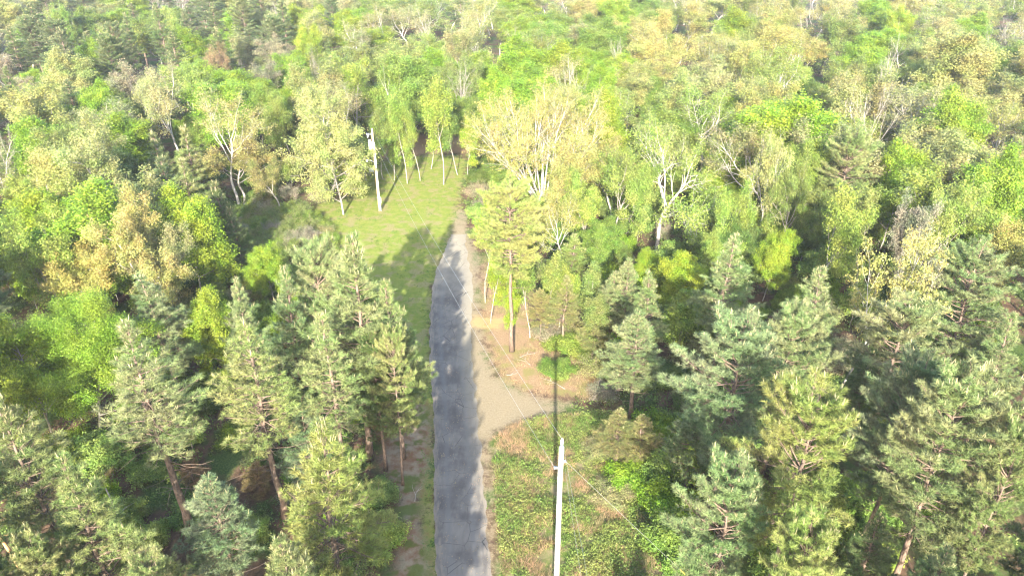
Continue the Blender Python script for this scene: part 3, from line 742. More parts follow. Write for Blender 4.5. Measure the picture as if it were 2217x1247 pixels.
for kd, i, px, py, h, w, tn, lb in [('sparse_oak', 1, 1215, 412, 11, 150, 'golden tan', 'small golden tree in front of the huge vase-shaped tree, behind the flat-topped pine'), ('oak', 0, 1335, 322, 14, 170, 'yellow green', 'yellow oak between the huge vase-shaped tree and the great white-limbed oak'), ('oak', 3, 1285, 380, 12, 130, 'yellow green', 'low yellow oak in front of the blue roofed shed'),
     ('oak', 1, 1565, 400, 13, 140, 'yellow green', 'yellow oak against the right flank of the great white-limbed oak'), ('oak', 2, 1905, 420, 13, 150, 'olive green', 'dull olive oak right below the round-headed pine'), ('oak', 4, 2000, 440, 14, 150, 'pinkish grey', 'mauve grey budding oak behind the leaning bare tree'), ('oak', 5, 2095, 400, 15, 160, 'yellow green', 'yellow oak behind the tall right-hand pine'), ('oak', 0, 1740, 350, 14, 130, 'olive green', 'olive oak right of the straight yellow oak'),
     ('broad', 2, 1775, 310, 14, 110, 'mid green', 'green tree below the widest lime crown, left of the round-headed pine'), ('oak', 2, 2160, 470, 13, 150, 'golden tan', 'golden oak at the right edge below the edge lime tree'), ('broad', 1, 1555, 590, 6, 90, 'mid green', 'low green tree left of the forked pine'), ('broad', 3, 1500, 640, 5, 90, 'deep green', 'low dark green tree behind the broad candled pine'), ('broad', 2, 1300, 480, 7, 90, 'mid green', 'low green tree behind the pale young pine'),
     ('broad', 4, 1345, 520, 4, 70, 'deep green', 'dark low tree under the left limbs of the great white-limbed oak'), ('slim', 1, 1560, 500, 9, 70, 'yellow green', 'slender tree under the right limbs of the great white-limbed oak'), ('oak', 5, 1250, 330, 13, 150, 'golden tan', 'golden oak close behind the huge vase-shaped tree')]:
    H(kd, i, px, py, h, w, tn, lb)
H('broad', 2, 880, 128, 16.0, 130, 'mid green', 'round green tree behind the slender lawn trees', 'the round green tree')
H('sparse_oak', 0, 830, 150, 15.0, 140, 'yellow green', 'pale-limbed oak behind the utility pole')
H('oak', 4, 760, 130, 16.0, 150, 'yellow green', 'oak left behind the utility pole, above the conical lawn tree')
H('broad', 3, 1120, 88, 16.0, 130, 'bright lime', 'bright lime crown above the huge vase-shaped tree', 'the high lime crown')
H('broad', 4, 1062, 150, 15.0, 95, 'bright lime', 'lime crown left of the huge vase-shaped tree')
H('broad', 0, 1285, 148, 15.0, 85, 'bright lime', 'lime crown right above the huge vase-shaped tree')
H('bare', 0, 1235, 128, 16.0, 120, 'tan', 'dead tree with bleached limbs above the huge vase-shaped tree', 'the bleached dead tree')
H('bare', 1, 1930, 85, 17.0, 85, 'tan', 'white leafless tree standing out of the oaks on the right', 'the white leafless tree')
H('broad', 1, 1590, 25, 15.0, 125, 'lime yellow', 'far flat lime crown near the top edge', 'the far flat lime crown')
H('broad', 2, 1343, 2, 15.0, 75, 'bright lime', 'far lime crown cut by the top edge', 'the far top lime crown')
H('broad', 3, 1955, 18, 15.0, 70, 'lime yellow', 'far lime yellow crown above the white leafless tree')
H('oak', 5, 1000, 120, 14.0, 120, 'olive green', 'dull olive oak behind the round green tree')
H('oak', 1, 1500, 150, 15.0, 170, 'pale yellow', 'pale oak behind the great white-limbed oak', 'the pale oak')
H('oak', 2, 1620, 120, 15.5, 160, 'olive green', 'olive oak with arching white limbs above the widest lime crown')
H('pine', 0, 340, 10, 19.0, 62, 'dark green', 'far spire-shaped pine standing above the upper left wood', 'the far pine spire')
for i, (px, py, h, w, lb, sh) in enumerate([(120, 62, 17, 80, 'far pine with a bare stem at the upper left', 'the far bare-stemmed pine'), (268, 30, 17, 55, 'far pine left of the pine spire', None), (240, 62, 16, 60, 'far rounded pine below the left of the pine spire', None), (20, 60, 16, 70, 'far pine at the upper left edge', 'the far edge pine'),
      (455, 8, 16, 65, 'far pine right of the pine spire', None), (520, 5, 16, 60, 'second far pine right of the pine spire', None), (395, 25, 15, 50, 'far pine close right of the pine spire', None), (10, 145, 14, 60, 'dark pine at the left edge above the great yellow oak', None), (715, 2, 15, 55, 'far pine near the top edge left of centre', None)]):
    H('pine', i, px, py, h, w, 'dark green', lb, sh)
H('broad', 4, 205, 90, 13.0, 80, 'bright lime', 'lime tree below the far bare-stemmed pine')
H('broad', 0, 135, 18, 14.0, 45, 'mid green', 'far green tree left of the pine spire')
H('broad', 1, 395, 65, 13.0, 90, 'bright lime', 'lime tree right below the pine spire')
H('broad', 2, 660, 60, 15.0, 60, 'lime yellow', 'far lime yellow crown above the wood left of the lawn')
H('broad', 3, 205, 180, 13.0, 95, 'bright lime', 'lime tree left of the white-trunked oak', 'the lime tree by the white-trunked oak')
H('broad', 4, 640, 135, 14.0, 60, 'mid green', 'green tree in a dark hollow, upper left of the conical lawn tree', 'the green hollow tree')
H('broad', 0, 590, 190, 13.0, 85, 'mid green', 'green tree left of the conical lawn tree')
H('slim', 1, 612, 215, 12.0, 70, 'yellow green', 'narrow yellow tree left of the conical lawn tree')
H('bare', 0, 665, 105, 15.0, 50, 'tan', 'bare grey tree above the dark hollow')
H('oak', 3, 455, 95, 14.0, 70, 'rusty brown', 'rusty brown oak right below the pine spire')

# ------------------------------------------------------------------ the rest of the wood, filled in by kind
CLEAR = [LAWN, GRAV, LITT, VERGE, ROADPOLY[::12], DIRT]
LAWNVIEW = np.array([(700, 300), (1010, 300), (1010, 480), (1050, 560), (1080, 700), (1330, 860), (1460, 960), (1480, 1260), (860, 1260), (850, 900), (760, 700), (640, 500)], float)
CBOX = [(q.min(0), q.max(0)) for q in CLEAR]
def clear_of(x, y, mrg):
    p = np.array([[x, y]])
    if x < -32 or x > 16: return True
    return all(sdist(p, q)[0] < -mrg for q in CLEAR)
AUTO = []
def fits(x, y, d):
    for (a, b, r) in TREES:
        if (a - x) ** 2 + (b - y) ** 2 < (d + 0.55 * r) ** 2: return False
    return True
def auto(kind, x, y, h, R, tint):
    var = random.randrange(len(PROTO[kind]))
    e = plant(kind, var, x, y, h, R, tint)
    px, py, _ = px_of((x, y, h))
    AUTO.append((e, kind, tint, px, py, x, y))
def pick(ws):
    t = random.random() * sum(w for w, *_ in ws)
    for w, *r in ws:
        t -= w
        if t <= 0: return r
    return ws[-1][1:]
UL = [(30, 'pine', 'dark green', 15, 3.4), (13, 'oak', 'tan', 13, 5.4), (14, 'oak', 'pinkish grey', 12, 5.0), (10, 'oak', 'yellow green', 13, 5), (10, 'broad', 'bright lime', 12, 4.2), (8, 'broad', 'pale yellow', 13, 4.4), (5, 'bare', 'tan', 13, 4), (5, 'broad', 'mid green', 12, 4)]
UM = [(22, 'oak', 'yellow green', 14, 5.8), (18, 'oak', 'tan', 14, 5.8), (10, 'oak', 'olive green', 13.5, 5.6), (10, 'oak', 'pale yellow', 14, 5.6), (13, 'broad', 'bright lime', 13.5, 4.6), (8, 'broad', 'lime yellow', 13.5, 4.6), (6, 'broad', 'mid green', 13, 4.2), (4, 'bare', 'tan', 14, 4.4), (8, 'sparse_oak', 'tan', 14.5, 5.8), (4, 'pine', 'dark green', 14, 3.0), (3, 'oak', 'golden tan', 14, 5.6)]
UR = [(27, 'oak', 'golden tan', 14, 6.0), (24, 'oak', 'tan', 14, 6.0), (12, 'oak', 'olive green', 13.5, 5.8), (8, 'oak', 'yellow green', 14, 6), (15, 'oak', 'pale yellow', 14, 6), (6, 'broad', 'bright lime', 13.5, 4.8), (3, 'broad', 'mid green', 13, 4.2), (4, 'bare', 'tan', 14.5, 4.4), (10, 'sparse_oak', 'golden tan', 14.5, 6)]
for k in range(34000):
    y = random.uniform(62, 300); x = random.uniform(-1, 1) * (0.76 * y + 8)
    ppx, ppy, _ = px_of((x, y, 14))
    if ppy > 430 or ppy < -60: continue
    if 230 < ppx < 1330 and y < (122 if ppx < 690 else 106): continue
    if 1380 < ppx < 1520 and y < 96 or 1780 < ppx < 2060 and y < 72: continue
    sp = 3.5 + 0.0145 * y
    if not fits(x, y, sp) or not clear_of(x, y, 3.0): continue
    qx, qy, _ = px_of((x, y, 0))
    ws = UL if ppx < 620 and ppy < 130 else UM if ppx < 1350 else UR
    kind, tint, h, R = pick(ws)
    if kind == 'oak' and random.random() < 0.3: kind = 'sparse_oak'
    f = random.uniform(0.8, 1.14)
    if y < 112 and 600 < ppx < 1100: f *= 0.75
    auto(kind, x, y, h * f, R * random.uniform(0.95, 1.35) * (1 + max(0, y - 120) / 600), tint)
N_FOREST = len(AUTO)
for k in range(5000):                        # lower trees filling the gaps of the middle distance
    y = random.uniform(74, 165); x = random.uniform(-1, 1) * (0.72 * y + 5); h = random.uniform(6.5, 10.5)
    ppx, ppy, _ = px_of((x, y, h))
    if 240 < ppx < 1560 and y < (122 if ppx < 690 else 108 if ppx < 1340 else 97) or len(AUTO) - N_FOREST > 150: continue
    if any((a - x) ** 2 + (b - y) ** 2 < (1.2 + 0.42 * r) ** 2 for a, b, r in TREES) or not clear_of(x, y, 2.0): continue
    auto('broad', x, y, h, random.uniform(2.4, 3.6), random.choice(('mid green', 'olive green', 'yellow green', 'bright lime', 'mid green', 'deep green')))
for k in range(700):
    y = random.uniform(24, 84); x = random.choice((-1, 1)) * ((0.70 * y + 5) + random.uniform(-3, 10))
    if -50 < px_of((x, y, 8))[0] < 2270 or not fits(x, y, 2.6): continue
    auto('pine', x, y, random.uniform(11, 16), random.uniform(2.5, 3.3), random.choice(('grey green', 'blue green', 'dark green')))
BRUSH = G([(480, 520), (560, 430), (690, 470), (720, 520), (760, 580), (700, 640), (560, 640), (500, 600)])
for k in range(900):
    a_, b_ = BRUSH.min(0), BRUSH.max(0); x = random.uniform(a_[0], b_[0]); y = random.uniform(a_[1], b_[1])
    if sdist(np.array([[x, y]]), BRUSH)[0] < 0 or any((a - x) ** 2 + (b - y) ** 2 < 1.5 ** 2 for a, b, r in TREES): continue
    kind, tint, h, R = random.choice([('brush', 'pinkish grey', 2.0, 1.6), ('brush', 'tan', 1.5, 1.5), ('brush', 'olive green', 1.8, 1.6), ('shrub', 'olive green', 1.5, 1.4), ('shrub', 'mid green', 1.6, 1.5), ('shrub', 'yellow green', 1.1, 1.2)])
    auto(kind, x, y, h * random.uniform(.8, 1.2), R, tint)
# saplings and shrubs under and between the trees in front
n_s = {'shrub': 0, 'sapling': 0, 'brush': 0}
for k in range(9000):
    y = random.uniform(30, 118); x = random.uniform(-1, 1) * (0.70 * y + 4)
    ppx, ppy, _ = px_of((x, y, 1.5))
    if not (-60 < ppx < 2280) or ppy > 1320: continue
    if not clear_of(x, y, 0.9): continue
    if any((a - x) ** 2 + (b - y) ** 2 < (1.6 if r > 1.8 else 2.2 + r * 0.35) ** 2 for a, b, r in TREES): continue
    left = x < -6
    brushy = 500 < ppx < 760 and 400 < ppy < 640
    r = random.random()
    if brushy: kind, tint, h, R = random.choice([('brush', 'pinkish grey', 2.2, 1.7), ('brush', 'pinkish grey', 1.6, 1.5), ('shrub', 'mid green', 1.8, 1.5)])
    elif r < 0.2 and n_s['sapling'] < 90: kind, tint, h, R = 'sapling', random.choice(['mid green', 'lime yellow', 'yellow green', 'fresh green']), random.uniform(3.5, 6.5), random.uniform(1.4, 2.2)
    elif r < 0.36 and n_s['brush'] < 70: kind, tint, h, R = 'brush', random.choice(['pinkish grey', 'tan', 'olive green']), random.uniform(1.6, 3), random.uniform(1.2, 2.0)
    elif n_s['shrub'] < 230: kind, tint, h, R = 'shrub', random.choice(['mid green', 'deep green', 'bright lime', 'fresh green', 'yellow green']), random.uniform(1.0, 2.8), random.uniform(1.0, 1.9)
    else: continue
    n_s[kind] += 1
    auto(kind, x, y, h, R, tint)
# pines beside and behind the camera: they shade the lower road
SHADERS = [(-7.0, 23, 14), (-6.9, 14, 20), (-7.7, 12, 21.5), (-7.2, 9, 20), (-20, 12, 17), (-6.6, 20, 15), (-8.6, 8, 21), (-6.6, 6, 19), (-8.5, 3, 20), (-7.0, 17, 17.5), (-7.8, 15, 19.5), (-7.4, 4, 20), (-8.0, 19.5, 16), (16, 14, 16), (22, 20, 14), (30, 18, 16)]
for i, (x, y, h) in enumerate(SHADERS):
    side = 'left' if x < 0 else 'right'
    plant('pine', i, x, y, h, 2.9, 'grey green', f'pine {side} of the lower road, {["first", "second", "third", "fourth", "fifth", "sixth", "seventh", "eighth", "ninth", "tenth", "eleventh", "twelfth", "thirteenth", "first", "second", "third"][i]} of those shading it below the frame')
# ------------------------------------------------------------------ labels of the filled-in trees: look, then nearest landmark
ADJ = {'pine': 'pine', 'oak': 'budding oak', 'sparse_oak': 'thinly leafed oak', 'broad': 'leafy tree', 'slim': 'slender tree', 'bare': 'leafless tree', 'shrub': 'shrub', 'brush': 'twiggy shrub', 'sapling': 'sapling'}
ORD = ['', 'second ', 'third ', 'fourth ', 'fifth ', 'sixth ', 'seventh ', 'eighth ', 'ninth ', 'tenth ', 'eleventh ', 'twelfth ']
grp = {}
for i, (e, kind, tint, px, py, x, y) in enumerate(AUTO):
    s, lpx, lpy, lx, ly = min(LAND, key=lambda L: (L[1] - px) ** 2 + 2.2 * (L[2] - py) ** 2)
    dx, dy = px - lpx, py - lpy
    rel = ('left of' if dx < 0 else 'right of') if abs(dx) > 1.3 * abs(dy) else ('beyond' if dy < 0 else 'in front of')
    look = ADJ[kind] if kind == 'bare' else f'{tint} {ADJ[kind]}'
    grp.setdefault((look, rel, s), []).append((math.hypot(x - lx, y - ly), i))
for (look, rel, s), it in grp.items():
    for r, (d, i) in enumerate(sorted(it)):
        o = ORD[min(r, 11)]
        lb = f'{look}, {o}{"nearest" if not o else "nearest one"} {rel} {s}'.replace(', nearest ', ' nearest ')
        if len(lb.split()) > 16: lb = lb.replace(' nearest one', ' nearest')
        AUTO[i][0]['label'] = lb

# ------------------------------------------------------------------ utility poles, wires, shed
M['pole'] = bark('weathered pole wood', (0.17, 0.15, 0.125), (0.36, 0.33, 0.285), 4.0, zs=0.12)
M['pole_new'] = bark('tan pole wood', (0.27, 0.175, 0.10), (0.42, 0.32, 0.22), 4.0, zs=0.12)
M['galv'] = plain('galvanised steel', (0.42, 0.44, 0.46), 0.45, 0.7)
M['paint_grey'] = plain('pale grey enamel', (0.60, 0.62, 0.63), 0.4, 0.0, 0.06)
M['porcelain'] = plain('grey porcelain', (0.50, 0.56, 0.60), 0.25, 0.0, 0.05)
M['wire'] = plain('aluminium wire', (0.36, 0.36, 0.35), 0.5, 0.3)
M['yellow'] = plain('yellow plastic guard', (0.65, 0.42, 0.03), 0.5)
M['roof'] = plain('blue grey sheet roof', (0.13, 0.21, 0.26), 0.4, 0.2)
M['shed_wall'] = plain('grey sheet wall', (0.34, 0.37, 0.38), 0.6)
M['dark'] = plain('dark steel', (0.10, 0.10, 0.11), 0.5, 0.4)
M['deadwood'] = bark('dead wood', (0.24, 0.19, 0.15), (0.40, 0.34, 0.28), 5)

def one(name, mat, parent, fn, smooth=False, kind=None):
    b = Buf(); fn(b); return obj(name, b.mesh(name, M[mat], smooth), parent, kind)
def cylz(b, x, y, z0, z1, r0, r1, k=12): b.tube([(x, y, z0), (x, y, z1)], [r0, r1], k)

RP = np.array((2.8, 31.7)); RPH = 14.4
rp = thing('utility_pole', 'bare grey utility pole in the weeds right of the road, with a guy wire', 'utility pole', (*RP, 0), 'utility poles')
def taper(b, h, r0, r1):
    zz = np.linspace(-0.2, h, 9); b.tube(np.column_stack([0.02 * np.sin(zz * .4), 0 * zz, zz]), np.linspace(r0, r1, 9), 14)
one('pole', 'pole', rp, lambda b: taper(b, RPH, 0.185, 0.15), True)
one('top_bracket', 'galv', rp, lambda b: (b.box((0.0, 0.14, RPH - 0.25), (0.09, 0.05, 0.9)), b.box((0, 0.02, RPH + 0.12), (0.14, 0.24, 0.05)), cylz(b, 0, 0, RPH + 0.1, RPH + 0.28, 0.035, 0.03, 8)))
ins = lambda b, x, y, z, k=1.0: b.lathe((x, y, z), [(0.0, 0), (0.05 * k, 0), (0.10 * k, 0.05), (0.05 * k, 0.10), (0.11 * k, 0.15), (0.05 * k, 0.20), (0.095 * k, 0.26), (0.05 * k, 0.32), (0.06 * k, 0.38), (0.0, 0.40)], 12)
one('insulator', 'porcelain', rp, lambda b: ins(b, 0, 0, RPH + 0.22), True)
one('neutral_clamp', 'galv', rp, lambda b: (b.box((-0.24, 0, RPH - 1.55), (0.22, 0.10, 0.12)), b.lathe((-0.36, 0, RPH - 1.62), [(0, 0), (0.07, 0.0), (0.04, 0.07), (0.07, 0.14), (0, 0.14)], 10)))
one('guy_bolt', 'galv', rp, lambda b: b.box((0.20, -0.03, RPH - 1.05), (0.16, 0.10, 0.12)))
one('ground_wire', 'galv', rp, lambda b: b.tube([(-0.155, -0.10, RPH - 1.5), (-0.16, -0.10, RPH * .5), (-0.17, -0.11, 0)], [0.012] * 3, 4))
one('pole_tag', 'paint_grey', rp, lambda b: b.box((0.0, -0.185, 3.0), (0.10, 0.012, 0.14)))

lp3, _ = at(822, 457)
lp = thing('utility_pole', 'tan utility pole on the lawn carrying a white transformer can and a meter box', 'utility pole', (lp3[0], lp3[1], 0), 'utility poles')
LPH = 12.0
one('pole', 'pole_new', lp, lambda b: taper(b, LPH, 0.20, 0.15), True)
tr = one('transformer', 'paint_grey', lp, lambda b: b.lathe((-0.42, -0.05, LPH - 2.55), [(0, 0), (0.24, 0), (0.27, 0.06), (0.27, 0.82), (0.29, 0.84), (0.29, 0.90), (0.20, 0.98), (0, 1.0)], 16), True)
one('bushing', 'porcelain', tr, lambda b: (ins(b, -0.36, -0.05, LPH - 1.57, 0.8), ins(b, -0.55, -0.05, LPH - 1.57, 0.7)), True)
one('bracket', 'galv', lp, lambda b: (b.box((-0.16, -0.04, LPH - 1.8), (0.22, 0.12, 0.08)), b.box((-0.16, -0.04, LPH - 2.35), (0.22, 0.12, 0.08))))
one('cutout_arm', 'galv', lp, lambda b: b.box((-0.42, 0, LPH - 0.45), (0.75, 0.06, 0.08)))
one('fuse_cutout', 'porcelain', lp, lambda b: (b.tube([(-0.78, -0.05, LPH - 0.25), (-0.70, -0.10, LPH - 0.95)], [0.06, 0.05], 8), b.tube([(-0.58, -0.05, LPH - 0.30), (-0.55, -0.10, LPH - 0.85)], [0.05, 0.04], 8)))
one('insulator', 'porcelain', lp, lambda b: ins(b, 0, 0.0, LPH - 0.02, 0.9), True)
la = one('lamp_arm', 'galv', lp, lambda b: b.tube([(-0.15, 0, 7.5), (-0.6, 0, 7.75), (-1.1, 0, 7.8)], [0.03] * 3, 6))
one('lamp_head', 'paint_grey', la, lambda b: b.lathe((-1.15, 0, 7.58), [(0, 0), (0.15, 0.0), (0.18, 0.10), (0.10, 0.26), (0, 0.30)], 12), True)
one('meter_box', 'paint_grey', lp, lambda b: b.box((0.24, -0.12, 1.75), (0.30, 0.22, 0.85)))
one('conduit', 'paint_grey', lp, lambda b: (b.tube([(0.20, -0.10, 2.1), (0.17, -0.06, 6.0), (0.15, -0.03, LPH - 1.6)], [0.035] * 3, 6), b.tube([(0.24, -0.12, 1.4), (0.24, -0.12, 0.0)], [0.04] * 2, 6)))

def wire(a, b, sag, r, name, label, cat, group=None):
    a, b = np.array(a, float), np.array(b, float); t = np.linspace(0, 1, 41)[:, None]
    P = a * (1 - t) + b * t; P[:, 2] -= (4 * sag * t * (1 - t))[:, 0]
    bf = Buf(); bf.tube(P, np.full(41, r), 5)
    return tag(obj(name, bf.mesh(name, M['wire'])), label, cat, group)
wire((RP[0], RP[1], RPH + 0.55), (lp3[0], lp3[1], LPH + 0.3), 1.1, 0.006, 'power_line', 'upper thin wire crossing over the road between the two utility poles', 'power line', 'wires between the poles')
wire((RP[0] - 0.36, RP[1], RPH - 1.55), (lp3[0] - 0.1, lp3[1], LPH - 1.0), 1.3, 0.006, 'power_line', 'lower thin wire crossing over the road between the two utility poles', 'power line', 'wires between the poles')
wire((RP[0], RP[1], RPH + 0.55), (7.2, -30, 14.6), 0.9, 0.0035, 'power_line', 'thin wire running down the frame from the top of the near utility pole', 'power line', 'wires running on from the near pole')
wire((RP[0] + 0.2, RP[1], RPH - 1.4), (6.0, -30, 12.8), 0.9, 0.0035, 'power_line', 'thin wire running down the frame from below the top of the near utility pole', 'power line', 'wires running on from the near pole')
ga, _ = at(1508, 1266)
wire((RP[0] + 0.26, RP[1] - 0.03, RPH - 1.05), ga, 0.0, 0.007, 'guy_wire', 'taut guy wire slanting from the near utility pole down to the right', 'guy wire')
g0 = np.array((RP[0] + 0.26, RP[1] - 0.03, RPH - 1.05)); gd = nrm(g0 - ga)
bf = Buf(); sd_ = nrm(np.cross(gd, UP)) * 0.03; bf.tube([ga + sd_ * .8, ga + sd_ * .8 + gd * 2.4], [0.045, 0.04], 8)
tag(obj('guy_guard', bf.mesh('guy guard', M['yellow'])), 'yellow plastic guard round the lower end of the guy wire', 'guy guard')

mp_, _ = at(806, 384)
mt = thing('meter_stand', 'small grey meter cabinet on two posts in the shade beyond the tan utility pole', 'meter stand', (mp_[0], mp_[1], 0))
for sx in (-0.3, 0.3): one('post', 'dark', mt, lambda b: b.box((sx, 0, 0.75), (0.08, 0.08, 1.5)))
one('cabinet', 'paint_grey', mt, lambda b: b.box((0, -0.1, 1.25), (0.75, 0.18, 0.6)))
one('crossbar', 'dark', mt, lambda b: b.box((0, 0.0, 1.42), (0.9, 0.06, 0.10)))

sh, _ = at(1278, 352, 3.0)
shd = thing('shed', 'blue roofed shed half hidden behind the huge vase-shaped tree', 'shed', (sh[0], sh[1], 0))
shd.rotation_euler = (0, 0, 0.25)
def gable(b):
    for s in (-1, 1):
        v = [(-3.2, 0, 3.7), (3.2, 0, 3.7), (3.2, s * 2.5, 2.55), (-3.2, s * 2.5, 2.55), (-3.2, 0, 3.78), (3.2, 0, 3.78), (3.2, s * 2.5, 2.63), (-3.2, s * 2.5, 2.63)]
        b.add(np.array(v), [(0, 1, 2, 3), (4, 7, 6, 5), (2, 6, 7, 3), (0, 3, 7, 4), (1, 5, 6, 2)], 0.5)
one('roof', 'roof', shd, gable)
def walls(b):
    b.box((0, 0, 1.3), (6.0, 4.4, 2.6))
    for sx in (-3.0, 3.0):
        b.add(np.array([(sx, -2.2, 2.6), (sx, 2.2, 2.6), (sx, 0, 3.66)]), [(0, 1, 2)], 0.5)
one('wall', 'shed_wall', shd, walls)
dr = one('door', 'paint_grey', shd, lambda b: b.box((-0.8, -2.23, 1.05), (1.0, 0.07, 2.1)))
one('handle', 'dark', dr, lambda b: b.box((-0.45, -2.30, 1.05), (0.05, 0.08, 0.16)))
wd = one('window', 'paint_grey', shd, lambda b: b.box((1.4, -2.23, 1.5), (1.0, 0.07, 0.8)))
one('pane', 'dark', wd, lambda b: b.box((1.4, -2.27, 1.5), (0.86, 0.03, 0.66)))

M['snag'] = bark('peeled orange trunk', (0.30, 0.16, 0.07), (0.44, 0.27, 0.13), 3, zs=0.5)
for (bx, by, h, lean, mt_, lb) in [(48, 1236, 9.5, -0.16, 'snag', 'peeled orange dead pine trunk leaning at the left edge'), (322, 1262, 8.5, -0.10, 'deadwood', 'thin dead trunk with a few side twigs right of the corner pine'), (585, 870, 9.0, -0.05, 'deadwood', 'thin dead grey trunk behind the pink-trunked pine')]:
    p, _ = at(bx, by); z = np.linspace(0, h, 8)
    sn = thing('dead_trunk', lb, 'dead tree', (p[0], p[1], 0), 'dead trunks')
    one('trunk', mt_, sn, lambda b: b.tube(np.column_stack([lean * z + 0.05 * np.sin(z), 0.03 * z, z]), np.linspace(0.14, 0.04, 8), 7), True)
    for k in range(5):
        zz = h * (0.35 + 0.13 * k); a_ = k * 2.4
        one('branch', mt_, sn, lambda b: b.tube([(lean * zz, 0.03 * zz, zz), (lean * zz + math.cos(a_) * .7, 0.03 * zz + math.sin(a_) * .7, zz + .15), (lean * zz + math.cos(a_) * 1.3, 0.03 * zz + math.sin(a_) * 1.3, zz + .1)], [0.03, 0.02, 0.008], 4))
rs = random.Random(4)
for i, (px, py, L, az, lb) in enumerate([(1125, 775, 2.2, 0.5, 'forked dead branch lying right of the flat-topped pine foot'), (1150, 790, 1.6, 2.3, 'short dead stick crossing the litter below the forked dead branch'), (1225, 842, 3.0, 2.5, 'long pale stick at the upper edge of the gravel turnout'),
                                      (1095, 812, 1.2, 0.1, 'small pale stick between the road and the flat-topped pine foot'), (1268, 760, 2.4, 1.0, 'dead branch on the brown litter beside the green bush'), (895, 1085, 1.6, 1.3, 'stick on the bare dirt left of the lower road')]):
    p, _ = at(px, py)
    bf = Buf(); d = np.array((math.cos(az), math.sin(az), 0)); s = np.array((-d[1], d[0], 0))
    P = [p + d * L * t + s * 0.12 * math.sin(t * 5 + i) + UP * (0.06 + 0.05 * t) for t in np.linspace(0, 1, 6)]
    bf.tube(P, np.linspace(0.028, 0.010, 6), 5)
    bf.tube([P[2], P[2] + d * .5 + s * .45 + UP * .15, P[2] + d * .9 + s * .6 + UP * .1], [0.018, 0.012, 0.006], 4)
    bf.tube([P[3], P[3] + d * .3 - s * .4 + UP * .2], [0.02, 0.01], 4)
    tag(obj('fallen_branch', bf.mesh('fallen branch', M['deadwood'])), lb, 'fallen branch', 'sticks on the ground')

# ------------------------------------------------------------------ grass, weeds, undergrowth: what nobody could count
def scatter(poly, n, seed, lo=None):
    r = np.random.default_rng(seed); a, b = poly.min(0), poly.max(0)
    P = a + (b - a) * r.random((n, 2))
    return P[sdist(P, poly) > 0.1], r
def blades(buf, P, r, per, ln, w, spread=0.06):
    m = len(P) * per
    B = np.repeat(np.column_stack([P, np.zeros(len(P))]), per, 0) + r.normal(0, spread, (m, 3)) * np.array((1, 1, 0))
    d = nrm(np.column_stack([r.normal(0, 0.45, (m, 2)), np.ones(m)])); sd = nrm(np.cross(d, r.normal(size=(m, 3)))) * w / 2
    L = np.repeat(ln, per)[:, None] * r.uniform(0.6, 1.2, (m, 1))
    buf.add(np.stack([B - sd, B + sd, B + d * L], 1).reshape(-1, 3), np.arange(m * 3).reshape(-1, 3), np.repeat(np.clip(np.repeat(r.random(len(P)), per) + r.normal(0, .12, m), 0, 1), 3))
def stuff(name, buf, mat, tint):
    o = obj(name, buf.mesh(name, M[mat]), None, 'stuff'); o.color = (*TINT.get(tint, tint), 1); return o
b = Buf(); P, r = scatter(LAWN, 30000, 21); nz = smooth_noise(P, 1.7, 5) * 0.6 + smooth_noise(P, 0.6, 6) * 0.4
P = P[r.random(len(P)) < 0.35 + 0.5 * nz]; blades(b, P, r, 3, r.uniform(0.04, 0.12, len(P)), 0.03, 0.09)
tag(stuff('grass', b, 'leaf', (0.148, 0.178, 0.034)), 'short green lawn grass beside the road', 'grass')
b = Buf(); r = np.random.default_rng(33); k_ = r.integers(20, NR - 1, 2600); w_ = np.where(r.random(2600) < 0.62, r.beta(0.35, 0.35, 2600) * 1.10 - 0.05, r.random(2600))
P = RLs[k_] * (1 - w_[:, None]) + RRs[k_] * w_[:, None]; P = P[P[:, 1] > 28]
leaves(b, np.column_stack([P, np.full(len(P), 0.05)]), r, 3, 0.14, 0.075)
b.v = [np.column_stack([v[:, :2], 0.045 + 0.02 * np.abs(v[:, 2] - 0.05)]) for v in b.v]
tag(stuff('leaf_litter', b, 'leaf', (0.22, 0.165, 0.10)), 'dead leaves and grit strewn over the road and its edges', 'leaf litter')
b = Buf(); P, r = scatter(LAWN, 9000, 31); nz = smooth_noise(P @ np.array([[0.8, -0.6], [0.6, 0.8]]), 2.3, 15) * .5 + smooth_noise(P @ np.array([[0.6, 0.8], [-0.8, 0.6]]), 0.9, 16) * .5
P = P[nz > 0.55]; leaves(b, np.column_stack([P, r.uniform(0.02, 0.10, len(P))]), r, 6, 0.10, 0.09)
tag(stuff('lawn_weeds', b, 'leaf', (0.095, 0.165, 0.026)), 'darker tufts of clover and weeds in the lawn', 'weeds')
b = Buf(); P, r = scatter(VERGE, 12000, 22); nz = smooth_noise(P, 2.4, 7) * 0.55 + smooth_noise(P, 0.8, 8) * 0.45
hgt = np.clip((nz - 0.42) * 1.3, 0.03, 0.5); q = nz > 0.42
E = np.column_stack([P[q], hgt[q] * r.uniform(0.3, 1.0, q.sum())]); leaves(b, E, r, 12, 0.13, 0.085)
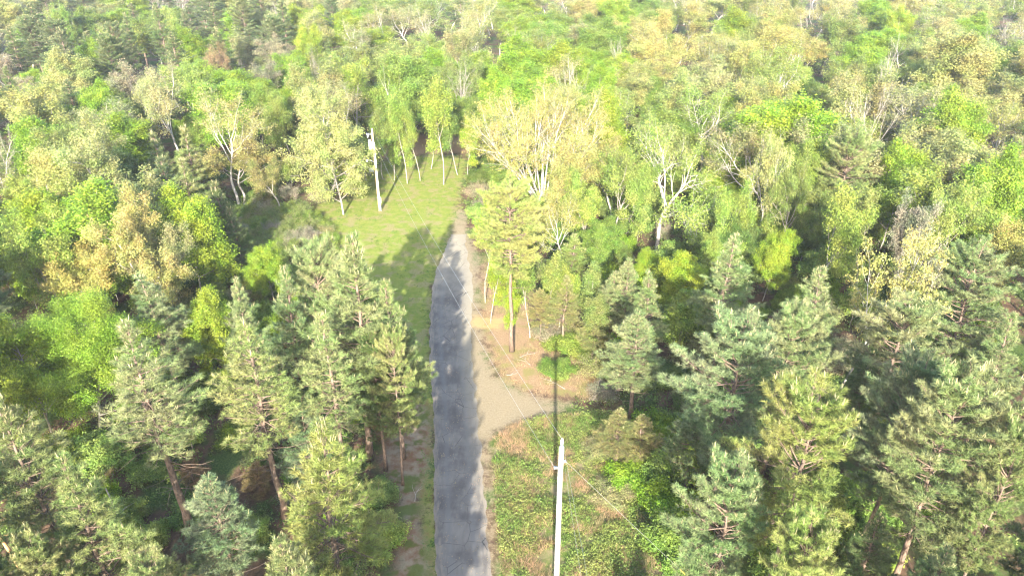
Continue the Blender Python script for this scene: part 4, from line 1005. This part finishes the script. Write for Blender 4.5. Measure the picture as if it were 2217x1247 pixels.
tag(stuff('weeds', b, 'leaf', (0.165, 0.215, 0.055)), 'leafy weeds and brambles on the bank right of the lower road', 'weeds')
b = Buf(); P, r = scatter(VERGE, 12000, 23); nz2 = smooth_noise(P, 1.9, 9) * .6 + smooth_noise(P, 0.7, 10) * .4
P = P[nz2 > 0.46]; blades(b, P, r, 7, r.uniform(0.15, 0.6, len(P)), 0.024, 0.12)
P, r = scatter(LITT, 7000, 25); nz2 = smooth_noise(P, 1.6, 11); P = P[nz2 > 0.5]; blades(b, P, r, 6, r.uniform(0.08, 0.35, len(P)), 0.024, 0.14)
tag(stuff('dry_grass', b, 'leaf', (0.29, 0.215, 0.125)), 'dead tan grass among the weeds on the bank and the brown litter', 'dry grass')
b = Buf(); r = np.random.default_rng(24)
P = np.column_stack([r.uniform(-100, 100, 70000), r.uniform(30, 125, 70000)])
P = P[np.abs(P[:, 0]) < 0.72 * P[:, 1] + 14]
ok = np.ones(len(P), bool)
for q in CLEAR: ok &= sdist(P, q) < -0.3
ok &= smooth_noise(P, 3.5, 12) * 0.6 + smooth_noise(P, 1.2, 13) * 0.4 > 0.47
P = P[ok]; nz = smooth_noise(P, 3.0, 14)
E = np.column_stack([P, 0.1 + nz * r.uniform(0.1, 1.0, len(P))]); leaves(b, E, r, 6, 0.2, 0.16)
tag(stuff('undergrowth', b, 'leaf', (0.115, 0.165, 0.04)), 'low green undergrowth on the floor of the wood', 'undergrowth')

# ------------------------------------------------------------------ the air
m, nt = mat_new('haze')
pv = nt.nodes.new('ShaderNodeVolumePrincipled')
pv.inputs['Color'].default_value = (0.93, 0.95, 1.0, 1)
pv.inputs['Density'].default_value = HAZE
pv.inputs['Anisotropy'].default_value = 0.2
out(nt, pv.outputs[0], True)
b = Buf(); b.box((0, 0, 21.5), (3020, 3020, 46.0 - 0.0))
if HAZE > 0: obj('haze', b.mesh('haze', m), None, 'stuff')
print('counts', len(TREES), N_FOREST, n_s, 'landmarks', len(LAND))


print('tris', sum(len(m_.loops) - 2 * len(m_.polygons) for m_ in bpy.data.meshes))
